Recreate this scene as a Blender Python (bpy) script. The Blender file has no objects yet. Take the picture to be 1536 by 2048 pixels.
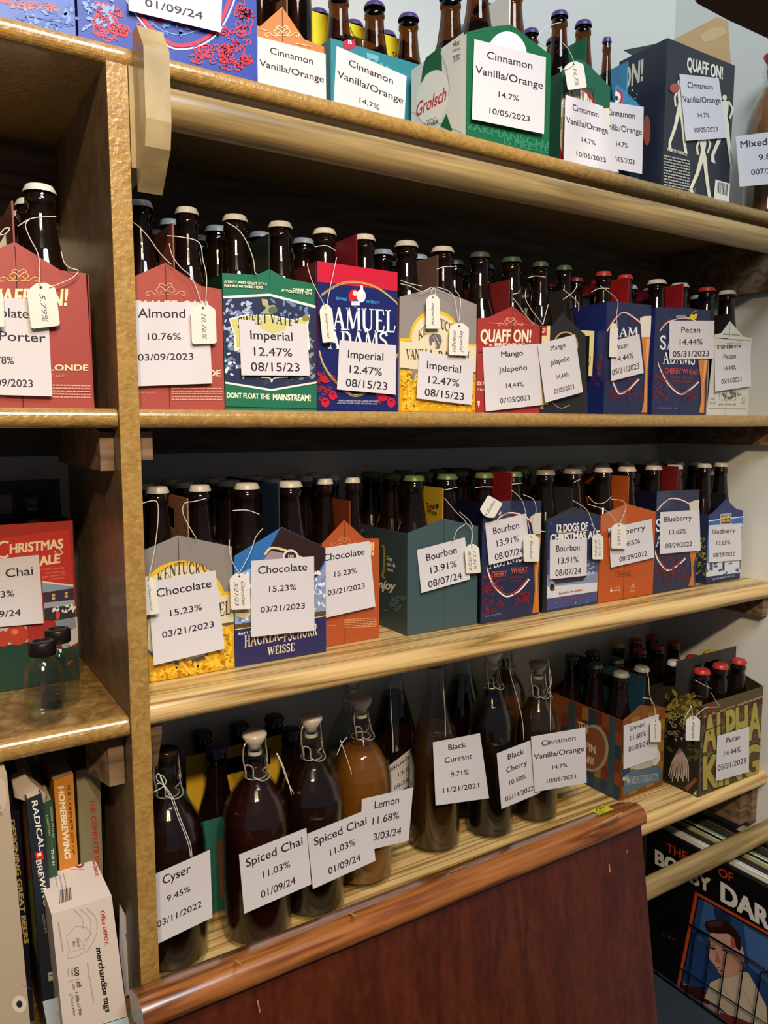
import bpy, bmesh, math, random
from mathutils import Vector, Matrix
S = bpy.context.scene
COL = S.collection
# ---------------- camera, world, lights, exposure ----------------
EYE = Vector((0, 0, 1.5)); FPX = 1540.0
PITCH = math.atan(174 / FPX); YAW = math.radians(32.4)
fwd = Vector((math.sin(YAW)*math.cos(PITCH), math.cos(YAW)*math.cos(PITCH), -math.sin(PITCH)))
rgt = Vector((math.cos(YAW), -math.sin(YAW), 0)); upv = rgt.cross(fwd)
cd = bpy.data.cameras.new('camera'); cam = bpy.data.objects.new('camera', cd); COL.objects.link(cam)
cam.matrix_world = Matrix.Translation(EYE) @ Matrix((rgt, upv, -fwd)).transposed().to_4x4()
cd.sensor_fit = 'VERTICAL'; cd.sensor_height = 24; cd.lens = 24 * FPX / 2048; cd.clip_start = .01
S.camera = cam
S.view_settings.view_transform = 'Standard'; S.view_settings.look = 'None'
S.view_settings.gamma = 1; S.view_settings.use_curve_mapping = False
S.view_settings.exposure = 0.22
w = bpy.data.worlds.new('room_ambient'); S.world = w; w.use_nodes = True
w.node_tree.nodes['Background'].inputs[0].default_value = (.80, .86, 1.0, 1)
w.node_tree.nodes['Background'].inputs[1].default_value = .10
def lamp(name, kind, loc, power, col, size, target, spot=None):
    l = bpy.data.lights.new(name, kind); l.energy = power; l.color = col
    if kind == 'AREA': l.shape = 'DISK'; l.size = size
    else: l.shadow_soft_size = size
    if spot: l.spot_size = spot; l.spot_blend = .6
    o = bpy.data.objects.new(name, l); COL.objects.link(o); o.location = loc
    o.rotation_euler = (Vector(target) - Vector(loc)).to_track_quat('-Z', 'Y').to_euler()
    return o
lamp('ceiling_panel_light', 'AREA', (.50, -.45, 3.1), 32, (.87, .94, 1.0), .8, (.8, 1, 1.6))
lamp('warm_lamp', 'SPOT', (-.30, -.72, 2.52), 74, (1.0, .73, .45), .04, (.45, .95, 1.12), 1.15)
lamp('warm_lamp', 'SPOT', (.02, -.75, 2.50), 66, (1.0, .74, .47), .04, (.50, .95, 1.08), 1.15)

# ---------------- helpers ----------------
def ray(u, v): return fwd + rgt*((u-768)/FPX) - upv*((v-1024)/FPX)
def PY(Y): return lambda u, v, e=0: (lambda d: EYE + d*((Y-e)/d.y))(ray(u, v))
def PX(X): return lambda u, v, e=0: (lambda d: EYE + d*((X-e)/d.x))(ray(u, v))
def PZ(Z): return lambda u, v, e=0: (lambda d: EYE + d*((Z+e-1.5)/d.z))(ray(u, v))
def PL(p0, n):
    p0 = Vector(p0); n = Vector(n).normalized()
    def f(u, v, e=0):
        d = ray(u, v); return EYE + d*(((p0 + n*e - EYE).dot(n))/d.dot(n))
    return f
CR = dict(T1=(0,0,2.9538), T2=(500,0,2.9538), T3=(1016,0,2.9538), T4=(0,340,3.3391), T5=(420,400,3.3391), T6=(780,440,3.84),
          T7=(1136,480,3.84), M1=(0,940,3.2), M2=(440,900,3.3391), M3=(720,880,3.3391), M4=(1076,880,3.3391), M5=(0,1480,3.606),
          M6=(280,1360,3.072), M7=(640,1280,2.8444), M8=(1096,1240,2.534), P=(0,0,1), N=(1080,1240,3.368), R=(1180,1560,4.197),
          L=(0,940,5.908))
def c2p(c, x, y): a = CR[c]; return a[0]+x/a[2], a[1]+y/a[2]
def lin(c): c /= 255; return c/12.92 if c <= .04045 else ((c+.055)/1.055)**2.4
def rgb(h): return tuple(lin(int(h[i:i+2], 16)) for i in (0, 2, 4)) + (1,)
MC = {}
def mat(h, rough=.6, spec=.4, metal=0, coat=0, bump=0, bscale=200, name=None, trans=0):
    k = (h, rough, spec, metal, coat, bump, bscale, trans)
    if k in MC: return MC[k]
    m = bpy.data.materials.new(name or 'color_'+h); m.use_nodes = True; nt = m.node_tree; b = nt.nodes['Principled BSDF']
    b.inputs['Base Color'].default_value = rgb(h); b.inputs['Roughness'].default_value = rough
    b.inputs['Metallic'].default_value = metal; b.inputs['Specular IOR Level'].default_value = spec
    b.inputs['Coat Weight'].default_value = coat; b.inputs['Coat Roughness'].default_value = .12
    b.inputs['Transmission Weight'].default_value = trans
    if bump:
        t = nt.nodes.new('ShaderNodeTexNoise'); t.inputs['Scale'].default_value = bscale; t.inputs['Detail'].default_value = 4
        bp = nt.nodes.new('ShaderNodeBump'); bp.inputs['Strength'].default_value = bump; bp.inputs['Distance'].default_value = .002
        nt.links.new(t.outputs[0], bp.inputs['Height']); nt.links.new(bp.outputs[0], b.inputs['Normal'])
    MC[k] = m; return m
def wood(name, c1, c2, c3, rough=.45, coat=.2, sc=(1, 14, 14), dist=5, bump=.15, fine=60, axis=None):
    m = bpy.data.materials.new(name); m.use_nodes = True; nt = m.node_tree; b = nt.nodes['Principled BSDF']; L = nt.links.new
    tc = nt.nodes.new('ShaderNodeTexCoord'); mp = nt.nodes.new('ShaderNodeMapping'); mp.inputs['Scale'].default_value = sc
    L(tc.outputs['Object'], mp.inputs[0])
    n1 = nt.nodes.new('ShaderNodeTexNoise'); n1.inputs['Scale'].default_value = 1.4; n1.inputs['Detail'].default_value = 3; L(mp.outputs[0], n1.inputs[0])
    mu = nt.nodes.new('ShaderNodeMath'); mu.operation = 'MULTIPLY'; mu.inputs[1].default_value = dist; L(n1.outputs[0], mu.inputs[0])
    sn = nt.nodes.new('ShaderNodeMath'); sn.operation = 'PINGPONG'; sn.inputs[1].default_value = .5; L(mu.outputs[0], sn.inputs[0])
    r = nt.nodes.new('ShaderNodeValToRGB'); e = r.color_ramp.elements
    e[0].position = .0; e[0].color = rgb(c1); e[1].position = 1; e[1].color = rgb(c3); q = e.new(.3); q.color = rgb(c2)
    q = e.new(.75); q.color = rgb(c3)
    m2 = nt.nodes.new('ShaderNodeMath'); m2.operation = 'MULTIPLY'; m2.inputs[1].default_value = 2; L(sn.outputs[0], m2.inputs[0]); L(m2.outputs[0], r.inputs[0])
    mp2 = nt.nodes.new('ShaderNodeMapping'); mp2.inputs['Scale'].default_value = (sc[0]*4, sc[1]*fine/5, sc[2]*fine/5); L(tc.outputs['Object'], mp2.inputs[0])
    n2 = nt.nodes.new('ShaderNodeTexNoise'); n2.inputs['Scale'].default_value = 1; n2.inputs['Detail'].default_value = 4; L(mp2.outputs[0], n2.inputs[0])
    mx = nt.nodes.new('ShaderNodeMix'); mx.data_type = 'RGBA'; mx.blend_type = 'OVERLAY'; mx.inputs[0].default_value = .55
    L(r.outputs[0], mx.inputs[6]); L(n2.outputs[0], mx.inputs[7]); L(mx.outputs[2], b.inputs['Base Color'])
    bp = nt.nodes.new('ShaderNodeBump'); bp.inputs['Strength'].default_value = bump; bp.inputs['Distance'].default_value = .001
    L(n2.outputs[0], bp.inputs['Height']); L(bp.outputs[0], b.inputs['Normal'])
    b.inputs['Roughness'].default_value = rough; b.inputs['Coat Weight'].default_value = coat; b.inputs['Coat Roughness'].default_value = .2
    return m
def chip(name, c1, c2, rough, scale, bump, coat):          # varnished particle board
    m = bpy.data.materials.new(name); m.use_nodes = True; nt = m.node_tree; b = nt.nodes['Principled BSDF']; L = nt.links.new
    tc = nt.nodes.new('ShaderNodeTexCoord')
    n = nt.nodes.new('ShaderNodeTexNoise'); n.inputs['Scale'].default_value = scale; n.inputs['Detail'].default_value = 5; n.inputs['Distortion'].default_value = .8
    L(tc.outputs['Object'], n.inputs[0])
    r = nt.nodes.new('ShaderNodeValToRGB'); r.color_ramp.elements[0].position = .35; r.color_ramp.elements[1].position = .68
    r.color_ramp.elements[0].color = rgb(c1); r.color_ramp.elements[1].color = rgb(c2); L(n.outputs[0], r.inputs[0]); L(r.outputs[0], b.inputs['Base Color'])
    bp = nt.nodes.new('ShaderNodeBump'); bp.inputs['Strength'].default_value = bump; bp.inputs['Distance'].default_value = .002
    n3 = nt.nodes.new('ShaderNodeTexNoise'); n3.inputs['Scale'].default_value = scale*1.5; n3.inputs['Detail'].default_value = 3; L(tc.outputs['Object'], n3.inputs[0])
    L(n3.outputs[0], bp.inputs['Height']); L(bp.outputs[0], b.inputs['Normal'])
    b.inputs['Roughness'].default_value = rough; b.inputs['Coat Weight'].default_value = coat; b.inputs['Coat Roughness'].default_value = .15
    return m
def glass(name, tint, rough=.03):
    m = bpy.data.materials.new(name); m.use_nodes = True; nt = m.node_tree; L = nt.links.new
    nt.nodes.remove(nt.nodes['Principled BSDF']); out = [n for n in nt.nodes if n.type == 'OUTPUT_MATERIAL'][0]
    tr = nt.nodes.new('ShaderNodeBsdfTransparent'); tr.inputs[0].default_value = rgb(tint)
    gl = nt.nodes.new('ShaderNodeBsdfGlossy'); gl.inputs['Roughness'].default_value = rough
    lw = nt.nodes.new('ShaderNodeLayerWeight'); lw.inputs[0].default_value = .5
    pw = nt.nodes.new('ShaderNodeMath'); pw.operation = 'POWER'; pw.inputs[1].default_value = 4; L(lw.outputs['Facing'], pw.inputs[0])
    fr = nt.nodes.new('ShaderNodeMapRange'); fr.inputs['To Min'].default_value = .035; fr.inputs['To Max'].default_value = .75; L(pw.outputs[0], fr.inputs[0])
    mx = nt.nodes.new('ShaderNodeMixShader'); L(fr.outputs[0], mx.inputs[0]); L(tr.outputs[0], mx.inputs[1]); L(gl.outputs[0], mx.inputs[2]); L(mx.outputs[0], out.inputs[0])
    return m
def obj(name, me, parent=None, **kw):
    o = bpy.data.objects.new(name, me); COL.objects.link(o)
    if parent is not None: o.parent = parent
    for k, v in kw.items(): o[k] = v
    return o
def empty(name, loc, label, cat, group=None):
    o = bpy.data.objects.new(name, None); COL.objects.link(o); o.location = loc; o.empty_display_size = .02
    o['label'] = label; o['category'] = cat
    if group: o['group'] = group
    return o
class MB:                                   # mesh builder, multi material, world coordinates
    def __init__(s): s.v = []; s.f = []; s.mi = []; s.m = []; s.sm = []
    def slot(s, m):
        if m not in s.m: s.m.append(m)
        return s.m.index(m)
    def add(s, vs, fs, m, smooth=False):
        b = len(s.v); s.v += [tuple(v) for v in vs]; k = s.slot(m)
        for f in fs: s.f.append(tuple(b+i for i in f)); s.mi.append(k); s.sm.append(smooth)
    def box(s, x0, x1, y0, y1, z0, z1, m):
        vs = [(x, y, z) for x in (x0, x1) for y in (y0, y1) for z in (z0, z1)]
        s.add(vs, [(0,1,3,2),(4,6,7,5),(0,4,5,1),(2,3,7,6),(0,2,6,4),(1,5,7,3)], m)
    def prism(s, pts, off, m, smooth=False):  # planar polygon extruded by a vector
        n = len(pts); off = Vector(off); pts = [Vector(p) for p in pts]
        s.add(pts + [p+off for p in pts], [tuple(range(n)), tuple(range(2*n-1, n-1, -1))] + [(i, n+i, n+(i+1) % n, (i+1) % n) for i in range(n)], m, smooth)
    def tube(s, pts, r, m, n=6, cap=True):
        pts = [Vector(p) for p in pts]; vs = []; fs = []; ref = Vector((.3, .2, .93)).normalized()
        for i, p in enumerate(pts):
            d = (pts[min(i+1, len(pts)-1)] - pts[max(i-1, 0)]).normalized()
            a = d.cross(ref); a = a.normalized() if a.length > .05 else d.orthogonal().normalized(); b = d.cross(a)
            vs += [p + (a*math.cos(t) + b*math.sin(t))*r for t in (2*math.pi*k/n for k in range(n))]
        for i in range(len(pts)-1):
            for k in range(n): fs.append((i*n+k, i*n+(k+1) % n, (i+1)*n+(k+1) % n, (i+1)*n+k))
        if cap: fs += [tuple(range(n-1, -1, -1)), tuple(range((len(pts)-1)*n, len(pts)*n))]
        s.add(vs, fs, m, True)
    def lathe(s, prof, m, n=28, c=(0, 0, 0), smooth=True, flute=None):
        vs = []; fs = []
        if not flute:                       # support rings keep long walls flat-shaded up to their ends
            q = [prof[0]]
            for p0, p1 in zip(prof, prof[1:]):
                l = math.hypot(p1[0]-p0[0], p1[1]-p0[1])
                if l > .012:
                    for t in (.0015/l, 1-.0015/l): q.append((p0[0]+(p1[0]-p0[0])*t, p0[1]+(p1[1]-p0[1])*t))
                q.append(p1)
            prof = q
        for j, (r, z) in enumerate(prof):
            for k in range(n):
                rr = r
                if flute and j in flute: rr = r + (.0007 if k % 2 else -.0006)
                vs.append((c[0]+rr*math.cos(2*math.pi*k/n), c[1]+rr*math.sin(2*math.pi*k/n), c[2]+z))
        for j in range(len(prof)-1):
            for k in range(n): fs.append((j*n+k, j*n+(k+1) % n, (j+1)*n+(k+1) % n, (j+1)*n+k))
        s.add(vs, fs, m, smooth)
    def mesh(s, name, origin=(0, 0, 0)):
        me = bpy.data.meshes.new(name); o = Vector(origin)
        me.from_pydata([tuple(Vector(v)-o) for v in s.v], [], s.f)
        for m in s.m: me.materials.append(m)
        me.polygons.foreach_set('material_index', s.mi); me.polygons.foreach_set('use_smooth', s.sm)
        me.update(); return me
def world_child(name, mb, parent):           # mesh in world coordinates under a parent that has only a translation
    org = Vector(parent.location) if parent is not None else Vector((0, 0, 0))
    if parent is not None and parent.parent: org = org + Vector(parent.parent.location)
    return obj(name, mb.mesh(name, org), parent)
def smooth_pts(pts, n=5):                    # Catmull-Rom
    pts = [Vector(p) for p in pts]
    if len(pts) < 3: return pts
    P = [pts[0]] + pts + [pts[-1]]; out = []
    for i in range(1, len(P)-2):
        a, b, c, d = P[i-1:i+3]
        for k in range(n):
            t = k/n; out.append(.5*((2*b) + (c-a)*t + (2*a-5*b+4*c-d)*t*t + (3*b-a-3*c+d)*t**3))
    return out + [pts[-1]]
TC = {}
def text_mesh(txt, offset=0, shear=0, res=3):
    k = (txt, offset, shear)
    if k in TC: return TC[k]
    c = bpy.data.curves.new('t', 'FONT'); c.body = txt; c.shear = shear; c.resolution_u = res; c.fill_mode = 'BOTH'; c.dimensions = '2D'
    o = bpy.data.objects.new('t', c); me = bpy.data.meshes.new_from_object(o)
    vs = [(v.co.x, v.co.y) for v in me.vertices]; fs = [tuple(p.vertices) for p in me.polygons]
    bpy.data.objects.remove(o); bpy.data.curves.remove(c); bpy.data.meshes.remove(me)
    if offset:      # bolder print: overlapping copies
        n = len(vs); d = offset*.8; v0, f0 = vs, fs; vs = []; fs = []
        for j, (ox, oy) in enumerate(((-d, -d*.6), (d, -d*.6), (-d, d*.6), (d, d*.6), (0, 0))):
            vs += [(x+ox, y+oy, j) for x, y in v0]; fs += [tuple(i+j*n for i in f) for f in f0]
    x0 = min(v[0] for v in vs); x1 = max(v[0] for v in vs)
    TC[k] = ([((v[0]-x0)/(x1-x0), v[1]/.73) + tuple(v[2:]) for v in vs], fs); return TC[k]
# small serif stroke alphabet: width, strokes (half-thickness, points), serifs (x, y, half length)
G = {
 'S': (.66, [(.07, [(.56,.78),(.48,.93),(.3,.96),(.14,.86),(.13,.68),(.3,.55),(.46,.44),(.54,.28),(.47,.09),(.28,.04),(.13,.12),(.08,.28)])], []),
 'A': (.86, [(.035, [(.12,0),(.42,1)]), (.085, [(.42,.97),(.72,0)]), (.035, [(.22,.36),(.58,.36)])], [(.12,0,.13),(.72,0,.15)]),
 'M': (1.05, [(.035, [(.14,0),(.18,1)]), (.08, [(.2,1),(.5,.08)]), (.035, [(.5,.08),(.82,1)]), (.085, [(.85,1),(.9,0)])], [(.14,0,.13),(.9,0,.15),(.14,1,.1),(.88,1,.1)]),
 'U': (.84, [(.085, [(.18,1),(.18,.3),(.26,.08),(.42,.03)]), (.035, [(.42,.03),(.6,.1),(.66,.3),(.66,1)])], [(.18,1,.16),(.66,1,.14)]),
 'E': (.72, [(.085, [(.2,0),(.2,1)]), (.035, [(.2,.97),(.6,.97),(.63,.75)]), (.035, [(.2,.5),(.5,.5)]), (.035, [(.2,.03),(.6,.03),(.66,.27)])], [(.5,.5,.02),(.14,0,.1),(.14,1,.1)]),
 'L': (.7, [(.085, [(.2,0),(.2,1)]), (.035, [(.2,.03),(.58,.03),(.66,.3)])], [(.2,1,.17),(.14,0,.1)]),
 'D': (.84, [(.085, [(.2,0),(.2,1)]), (.04, [(.2,.97),(.48,.95)]), (.08, [(.45,.95),(.64,.8),(.7,.5),(.64,.2),(.45,.05)]), (.04, [(.48,.04),(.2,.03)])], [(.14,0,.1),(.14,1,.1)]),
 'K': (.86, [(.085, [(.2,0),(.2,1)]), (.035, [(.25,.42),(.68,1)]), (.085, [(.38,.56),(.72,0)])], [(.2,0,.16),(.2,1,.16),(.68,1,.12),(.72,0,.14)]),
 'N': (.9, [(.035, [(.16,0),(.16,1)]), (.09, [(.18,1),(.72,.03)]), (.035, [(.74,0),(.74,1)])], [(.16,0,.13),(.12,1,.1),(.74,1,.13)]),
 'T': (.76, [(.085, [(.38,0),(.38,1)]), (.035, [(.06,.75),(.1,.97),(.66,.97),(.7,.75)])], [(.38,0,.16)]),
 'C': (.8, [(.04, [(.68,.75),(.6,.93),(.42,.97),(.25,.9)]), (.08, [(.3,.92),(.15,.72),(.12,.5),(.17,.22),(.32,.07)]), (.04, [(.3,.08),(.48,.03),(.62,.1),(.7,.28)])], []),
 'V': (.84, [(.085, [(.12,1),(.42,.02)]), (.035, [(.42,.02),(.7,1)])], [(.12,1,.15),(.7,1,.12)]),
 'I': (.4, [(.085, [(.2,0),(.2,1)])], [(.2,0,.16),(.2,1,.16)]),
 'R': (.84, [(.085, [(.2,0),(.2,1)]), (.035, [(.2,.97),(.45,.96)]), (.07, [(.42,.96),(.6,.86),(.6,.62),(.42,.52)]), (.03, [(.42,.51),(.2,.5)]), (.08, [(.42,.5),(.7,0)])], [(.2,0,.16),(.14,1,.1),(.74,0,.1)]),
 'B': (.78, [(.085, [(.2,0),(.2,1)]), (.035, [(.2,.97),(.42,.96)]), (.065, [(.4,.96),(.56,.86),(.56,.64),(.4,.54)]), (.035, [(.2,.52),(.42,.52)]), (.075, [(.42,.52),(.63,.4),(.63,.14),(.42,.04)]), (.035, [(.42,.03),(.2,.03)])], [(.14,0,.1),(.14,1,.1)]),
 'P': (.76, [(.085, [(.2,0),(.2,1)]), (.035, [(.2,.97),(.42,.96)]), (.07, [(.4,.96),(.6,.84),(.6,.6),(.4,.48)]), (.03, [(.2,.47),(.42,.47)])], [(.2,0,.16),(.14,1,.1)]),
 'H': (.88, [(.085, [(.2,0),(.2,1)]), (.085, [(.68,0),(.68,1)]), (.035, [(.2,.52),(.68,.52)])], [(.2,0,.15),(.2,1,.15),(.68,0,.15),(.68,1,.15)]),
 'O': (.86, [(.075, [(.42,.96),(.22,.82),(.14,.5),(.22,.18),(.42,.04)]), (.075, [(.42,.04),(.64,.18),(.72,.5),(.64,.82),(.42,.96)])], []),
 'W': (1.15, [(.085, [(.12,1),(.34,.02)]), (.035, [(.34,.02),(.56,1)]), (.085, [(.52,1),(.76,.02)]), (.035, [(.76,.02),(1.02,1)])], [(.12,1,.14),(.54,1,.1),(1.02,1,.12)]),
 'Y': (.8, [(.08, [(.12,1),(.4,.48)]), (.035, [(.4,.48),(.68,1)]), (.085, [(.4,0),(.4,.5)])], [(.12,1,.14),(.68,1,.12),(.4,0,.15)]),
 'G': (.86, [(.04, [(.68,.75),(.6,.93),(.42,.97),(.25,.9)]), (.08, [(.3,.92),(.15,.72),(.12,.5),(.17,.22),(.32,.07)]), (.04, [(.3,.05),(.48,.03),(.64,.1)]), (.08, [(.66,.02),(.66,.42)])], [(.64,.44,.14)]),
 ' ': (.35, [], [])}
def ribbon(pts, hw):
    vs = []; fs = []; n = len(pts)
    for i, p in enumerate(pts):
        a = pts[max(i-1, 0)]; b = pts[min(i+1, n-1)]; dx, dy = b[0]-a[0], b[1]-a[1]; l = math.hypot(dx, dy) or 1
        vs += [(p[0]-dy/l*hw, p[1]+dx/l*hw), (p[0]+dy/l*hw, p[1]-dx/l*hw)]
    for i in range(n-1): fs.append((2*i, 2*i+1, 2*i+3, 2*i+2))
    return vs, fs
def serif_mesh(txt):
    k = ('serif', txt)
    if k in TC: return TC[k]
    vs = []; fs = []; x = 0
    for ch in txt:
        wd, st, se = G[ch]
        for hw, pts in st:
            if len(pts) > 3: pts = [(q.x, q.y) for q in smooth_pts([(a, b, 0) for a, b in pts], 3)]
            v, f = ribbon([(a+x, b) for a, b in pts], hw); o = len(vs); vs += v; fs += [tuple(i+o for i in q) for q in f]
        for sx, sy, hl in se:
            y0 = sy-.0 if sy < .5 else sy-.05; o = len(vs)
            vs += [(x+sx-hl, y0), (x+sx+hl, y0), (x+sx+hl, y0+.05), (x+sx-hl, y0+.05)]; fs.append((o, o+1, o+2, o+3))
        x += wd
    TC[k] = ([(a/x, b) for a, b in vs], fs); return TC[k]
EPS = 5e-5
def inside(p, poly):
    c = False; j = len(poly)-1
    for i in range(len(poly)):
        a, b = poly[i], poly[j]
        if (a[1] > p[1]) != (b[1] > p[1]) and p[0] < (b[0]-a[0])*(p[1]-a[1])/(b[1]-a[1])+a[0]: c = not c
        j = i
    return c
def art(mb, plane, crop, items, rough=.45, e0=.0004, spec=.4, clip=None):
    """flat print on a plane; coordinates are read off a crop of the photograph and cast onto the plane"""
    for i, it in enumerate(items):
        e = e0 + EPS*i; k = it[0]; m = mat(it[1], rough, spec)
        def Q(x, y, l=0): return plane(*c2p(crop, x, y), e+l*9e-6)
        if k == 'p': mb.add([Q(*p) for p in it[2]], [tuple(range(len(it[2])))], m)
        elif k == 'e':
            cx, cy, rx, ry = it[2:6]; a0 = math.radians(it[6] if len(it) > 6 else 0)
            pts = [(cx+rx*math.cos(t)*math.cos(a0)-ry*math.sin(t)*math.sin(a0), cy+rx*math.cos(t)*math.sin(a0)+ry*math.sin(t)*math.cos(a0)) for t in (2*math.pi*j/24 for j in range(24))]
            mb.add([Q(*p) for p in pts], [tuple(range(24))], m)
        elif k in 'lc':
            pts = it[2]
            if k == 'c': pts = [(q.x, q.y) for q in smooth_pts([(a, b, 0) for a, b in pts], 5)]
            v, f = ribbon(pts, it[3]/2); mb.add([Q(*p) for p in v], f, m)
        elif k in 'tz':   # text: baseline left, baseline right, cap height ; z = serif
            _, _, txt, xl, yl, xr, yr, h = it[:8]; o = it[8] if len(it) > 8 else {}
            v, f = serif_mesh(txt) if k == 'z' else text_mesh(txt, o.get('w', 0), o.get('s', 0))
            dx, dy = xr-xl, yr-yl; ux, uy = (0, -h)
            if o.get('r'): l = math.hypot(dx, dy); ux, uy = dy/l*h, -dx/l*h
            bow = o.get('b', 0)
            mb.add([Q(xl+dx*q[0]+ux*q[1], yl+dy*q[0]+uy*q[1]-bow*4*q[0]*(1-q[0]), q[2] if len(q) > 2 else 0) for q in v], f, m)
        elif k == 's':    # scroll ornament strokes scattered in a box
            x0, y0, x1, y1, n, seed = it[2:8]; R = random.Random(seed); wd = it[8] if len(it) > 8 else 3
            for _ in range(n):
                cx, cy = R.uniform(x0, x1), R.uniform(y0, y1); r = R.uniform(.5, 1)*(it[9] if len(it) > 9 else 16); a = R.uniform(0, 6.3); dr = R.choice((-1, 1))
                pts = [(cx+r*(1-j/9)*math.cos(a+dr*j*.75), cy+r*(1-j/9)*math.sin(a+dr*j*.75)) for j in range(9)]
                if clip and not all(inside(p, clip) for p in pts): continue
                v, f = ribbon(pts, wd/2); mb.add([Q(*p) for p in v], f, m)
        elif k == 'm':    # unreadable small print: rows of word dashes
            x0, y0, x1, y1, rows, hh = it[2:8]; sl = it[8] if len(it) > 8 else 0; R = random.Random(int(x0+y0))
            for r in range(rows):
                y = y0+(y1-y0)*r/max(rows-1, 1); x = x0
                while x < x1-4:
                    l = min(R.uniform(8, 26), x1-x); 
                    a, b = (x-x0)*sl, (x+l-x0)*sl
                    mb.add([Q(x, y+a), Q(x+l, y+b), Q(x+l, y+hh+b), Q(x, y+hh+a)], [(0, 1, 2, 3)], m); x += l+4
        elif k == 'f':    # foliage/floral strokes: leaf shapes
            x0, y0, x1, y1, n, seed, size = it[2:9]; R = random.Random(seed)
            for _ in range(n):
                cx, cy = R.uniform(x0, x1), R.uniform(y0, y1); a = R.uniform(0, 6.3); l = size*R.uniform(.5, 1); ww = l*R.uniform(.16, .3)
                ca, sa = math.cos(a), math.sin(a)
                P5 = [(0, 0), (l*.3, ww), (l*.7, ww*.8), (l, 0), (l*.7, -ww*.8), (l*.3, -ww)]
                P5 = [(cx+px*ca-py*sa, cy+px*sa+py*ca) for px, py in P5]
                if clip and not all(inside(p, clip) for p in P5): continue
                mb.add([Q(*p, _ % 7*.5) for p in P5], [tuple(range(6))], m)
# ---------------- materials ----------------
PINE = wood('pine_board', '80602f', 'b6945a', 'd2b47a', .38, .18, (.55, 17, 17), 7, .08, 40)
OAKROD = wood('oak_rod', '75623c', '8a744a', '9c8658', .4, .25, (1.5, 22, 22), 3, .25)
CLEAT = wood('cleat_board', '5c4632', '6e5640', '806850', .6, .05, (1.0, 7, 9), 9, .15)
BLOCK = wood('bracket_block', '7e6e4c', '8e7c58', '9c8c66', .5, .2, (6, 6, 1.5), 3, .3)
BACKW = wood('wood_back', '3e3024', '4e3e2e', '5e4c3a', .6, .05, (1.2, 10, 10), 9, .1)
CHIPE = chip('varnished_chipboard_edge', '94733c', 'ac8a4a', .3, 115, .6, .6)
CHIPT = chip('varnished_chipboard_face', '6f5226', 'a3824a', .28, 60, .25, .6)
CHIPS = chip('varnished_chipboard_side', '5c4a34', '77624a', .5, 40, .1, .2)
RED = wood('stained_panel', '451a0c', '4c1e0e', '542410', .3, .4, (26, 26, 1.2), 2.5, .08)
MOULD = wood('worn_moulding', '5c3216', '7a4420', '9a6030', .25, .6, (2, 30, 30), 4, .3)
WALL = mat('d6d8d2', .8, .2, bump=.1, bscale=90, name='painted_wall')
GL = glass('clear_glass', 'f8faf8'); GLB = glass('amber_glass', 'a07850')
DARKB = mat('140a06', .07, .6, name='dark_brown_glass')
AMBB = mat('3a2415', .08, .6, name='brown_glass', trans=.0)
PAPER = mat('cccad0', .7, .2, name='label_paper'); INK = mat('1c1428', .6, name='ink'); TAGM = mat('dcdad2', .65, .2, name='tag_card')
STRING = mat('d8d4cc', .8, name='cotton_string'); STEEL = mat('d0ccc0', .3, metal=.6, name='steel_wire')

# ---------------- room ----------------
def st(name, mb, **kw): return obj(name, mb.mesh(name), None, kind='structure', **kw)
XW, YB, D = 1.505, 1.178, .87
b = MB(); b.box(-2.5, XW+.1, YB, YB+.1, 0, 2.75, WALL); st('wall_back', b)
b = MB(); b.box(XW, XW+.1, .45, YB, 0, 2.75, WALL); st('wall_right', b)
b = MB(); b.box(-2.5, XW+.1, -2.2, YB+.1, -.05, 0, mat('6e5c4a', .8, bump=.3, bscale=60)); st('floor', b)

# ---------------- shelving ----------------
unit = empty('shelving_unit', (0, D, 0), 'built-in varnished wooden shelving unit holding all the bottles', 'shelving')
def board(x0, x1, y0, y1, z0, z1, m, name='shelf_board', face=None, rnd=.011):
    prof = []
    h = z1-z0; r = min(rnd, h/2-.0005)
    for k in range(7):
        a = math.pi/2*(1+k/6); prof.append((y0+r+r*math.cos(a), z1-r+r*math.sin(a)))
    for k in range(7):
        a = math.pi+math.pi/2*k/6; prof.append((y0+r+r*math.cos(a), z0+r+r*math.sin(a)))
    prof += [(y1, z0), (y1, z1)]
    mb = MB(); n = len(prof)
    vs = [(x0, y, z) for y, z in prof] + [(x1, y, z) for y, z in prof]
    mb.add(vs, [tuple(range(n)), tuple(range(2*n-1, n-1, -1))], m)
    mb.add(vs, [(i, n+i, n+(i+1) % n, (i+1) % n) for i in range(n-1)], m)
    mb.add(vs, [(n-1, 2*n-1, n, 0)], face or m)
    return world_child(name, mb, unit)
board(-.7, XW-.001, D, YB-.002, 1.875, 1.897, CHIPE, face=CHIPT)
board(-.7, .2085, D, YB-.002, 1.4965, 1.518, CHIPE, face=CHIPT)
board(.2315, XW-.001, D, YB-.002, 1.4965, 1.518, CHIPE, face=CHIPT)
board(-.7, .2085, D, YB-.002, 1.144, 1.168, CHIPE, face=CHIPT)
board(.2315, XW-.001, D, YB-.002, 1.150, 1.1795, PINE, rnd=.0145)
board(.2315, XW-.001, D, YB-.002, .745, .779, PINE, rnd=.0165)
board(-.7, .2085, D, YB-.002, .758, .78, CHIPE, face=CHIPT)
board(-.7, XW-.001, D, YB-.002, .20, .222, CHIPE, face=CHIPT)
b = MB(); b.box(.209, .2305, D-.001, YB-.002, .2225, 1.8745, CHIPS); b.box(.209, .2305, D-.0045, D-.001, .2225, 1.8745, CHIPE); world_child('upright_panel', b, unit)
b = MB(); b.box(-.722, -.7005, D, YB-.002, .2, 1.8745, CHIPS); world_child('upright_panel', b, unit)
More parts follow.
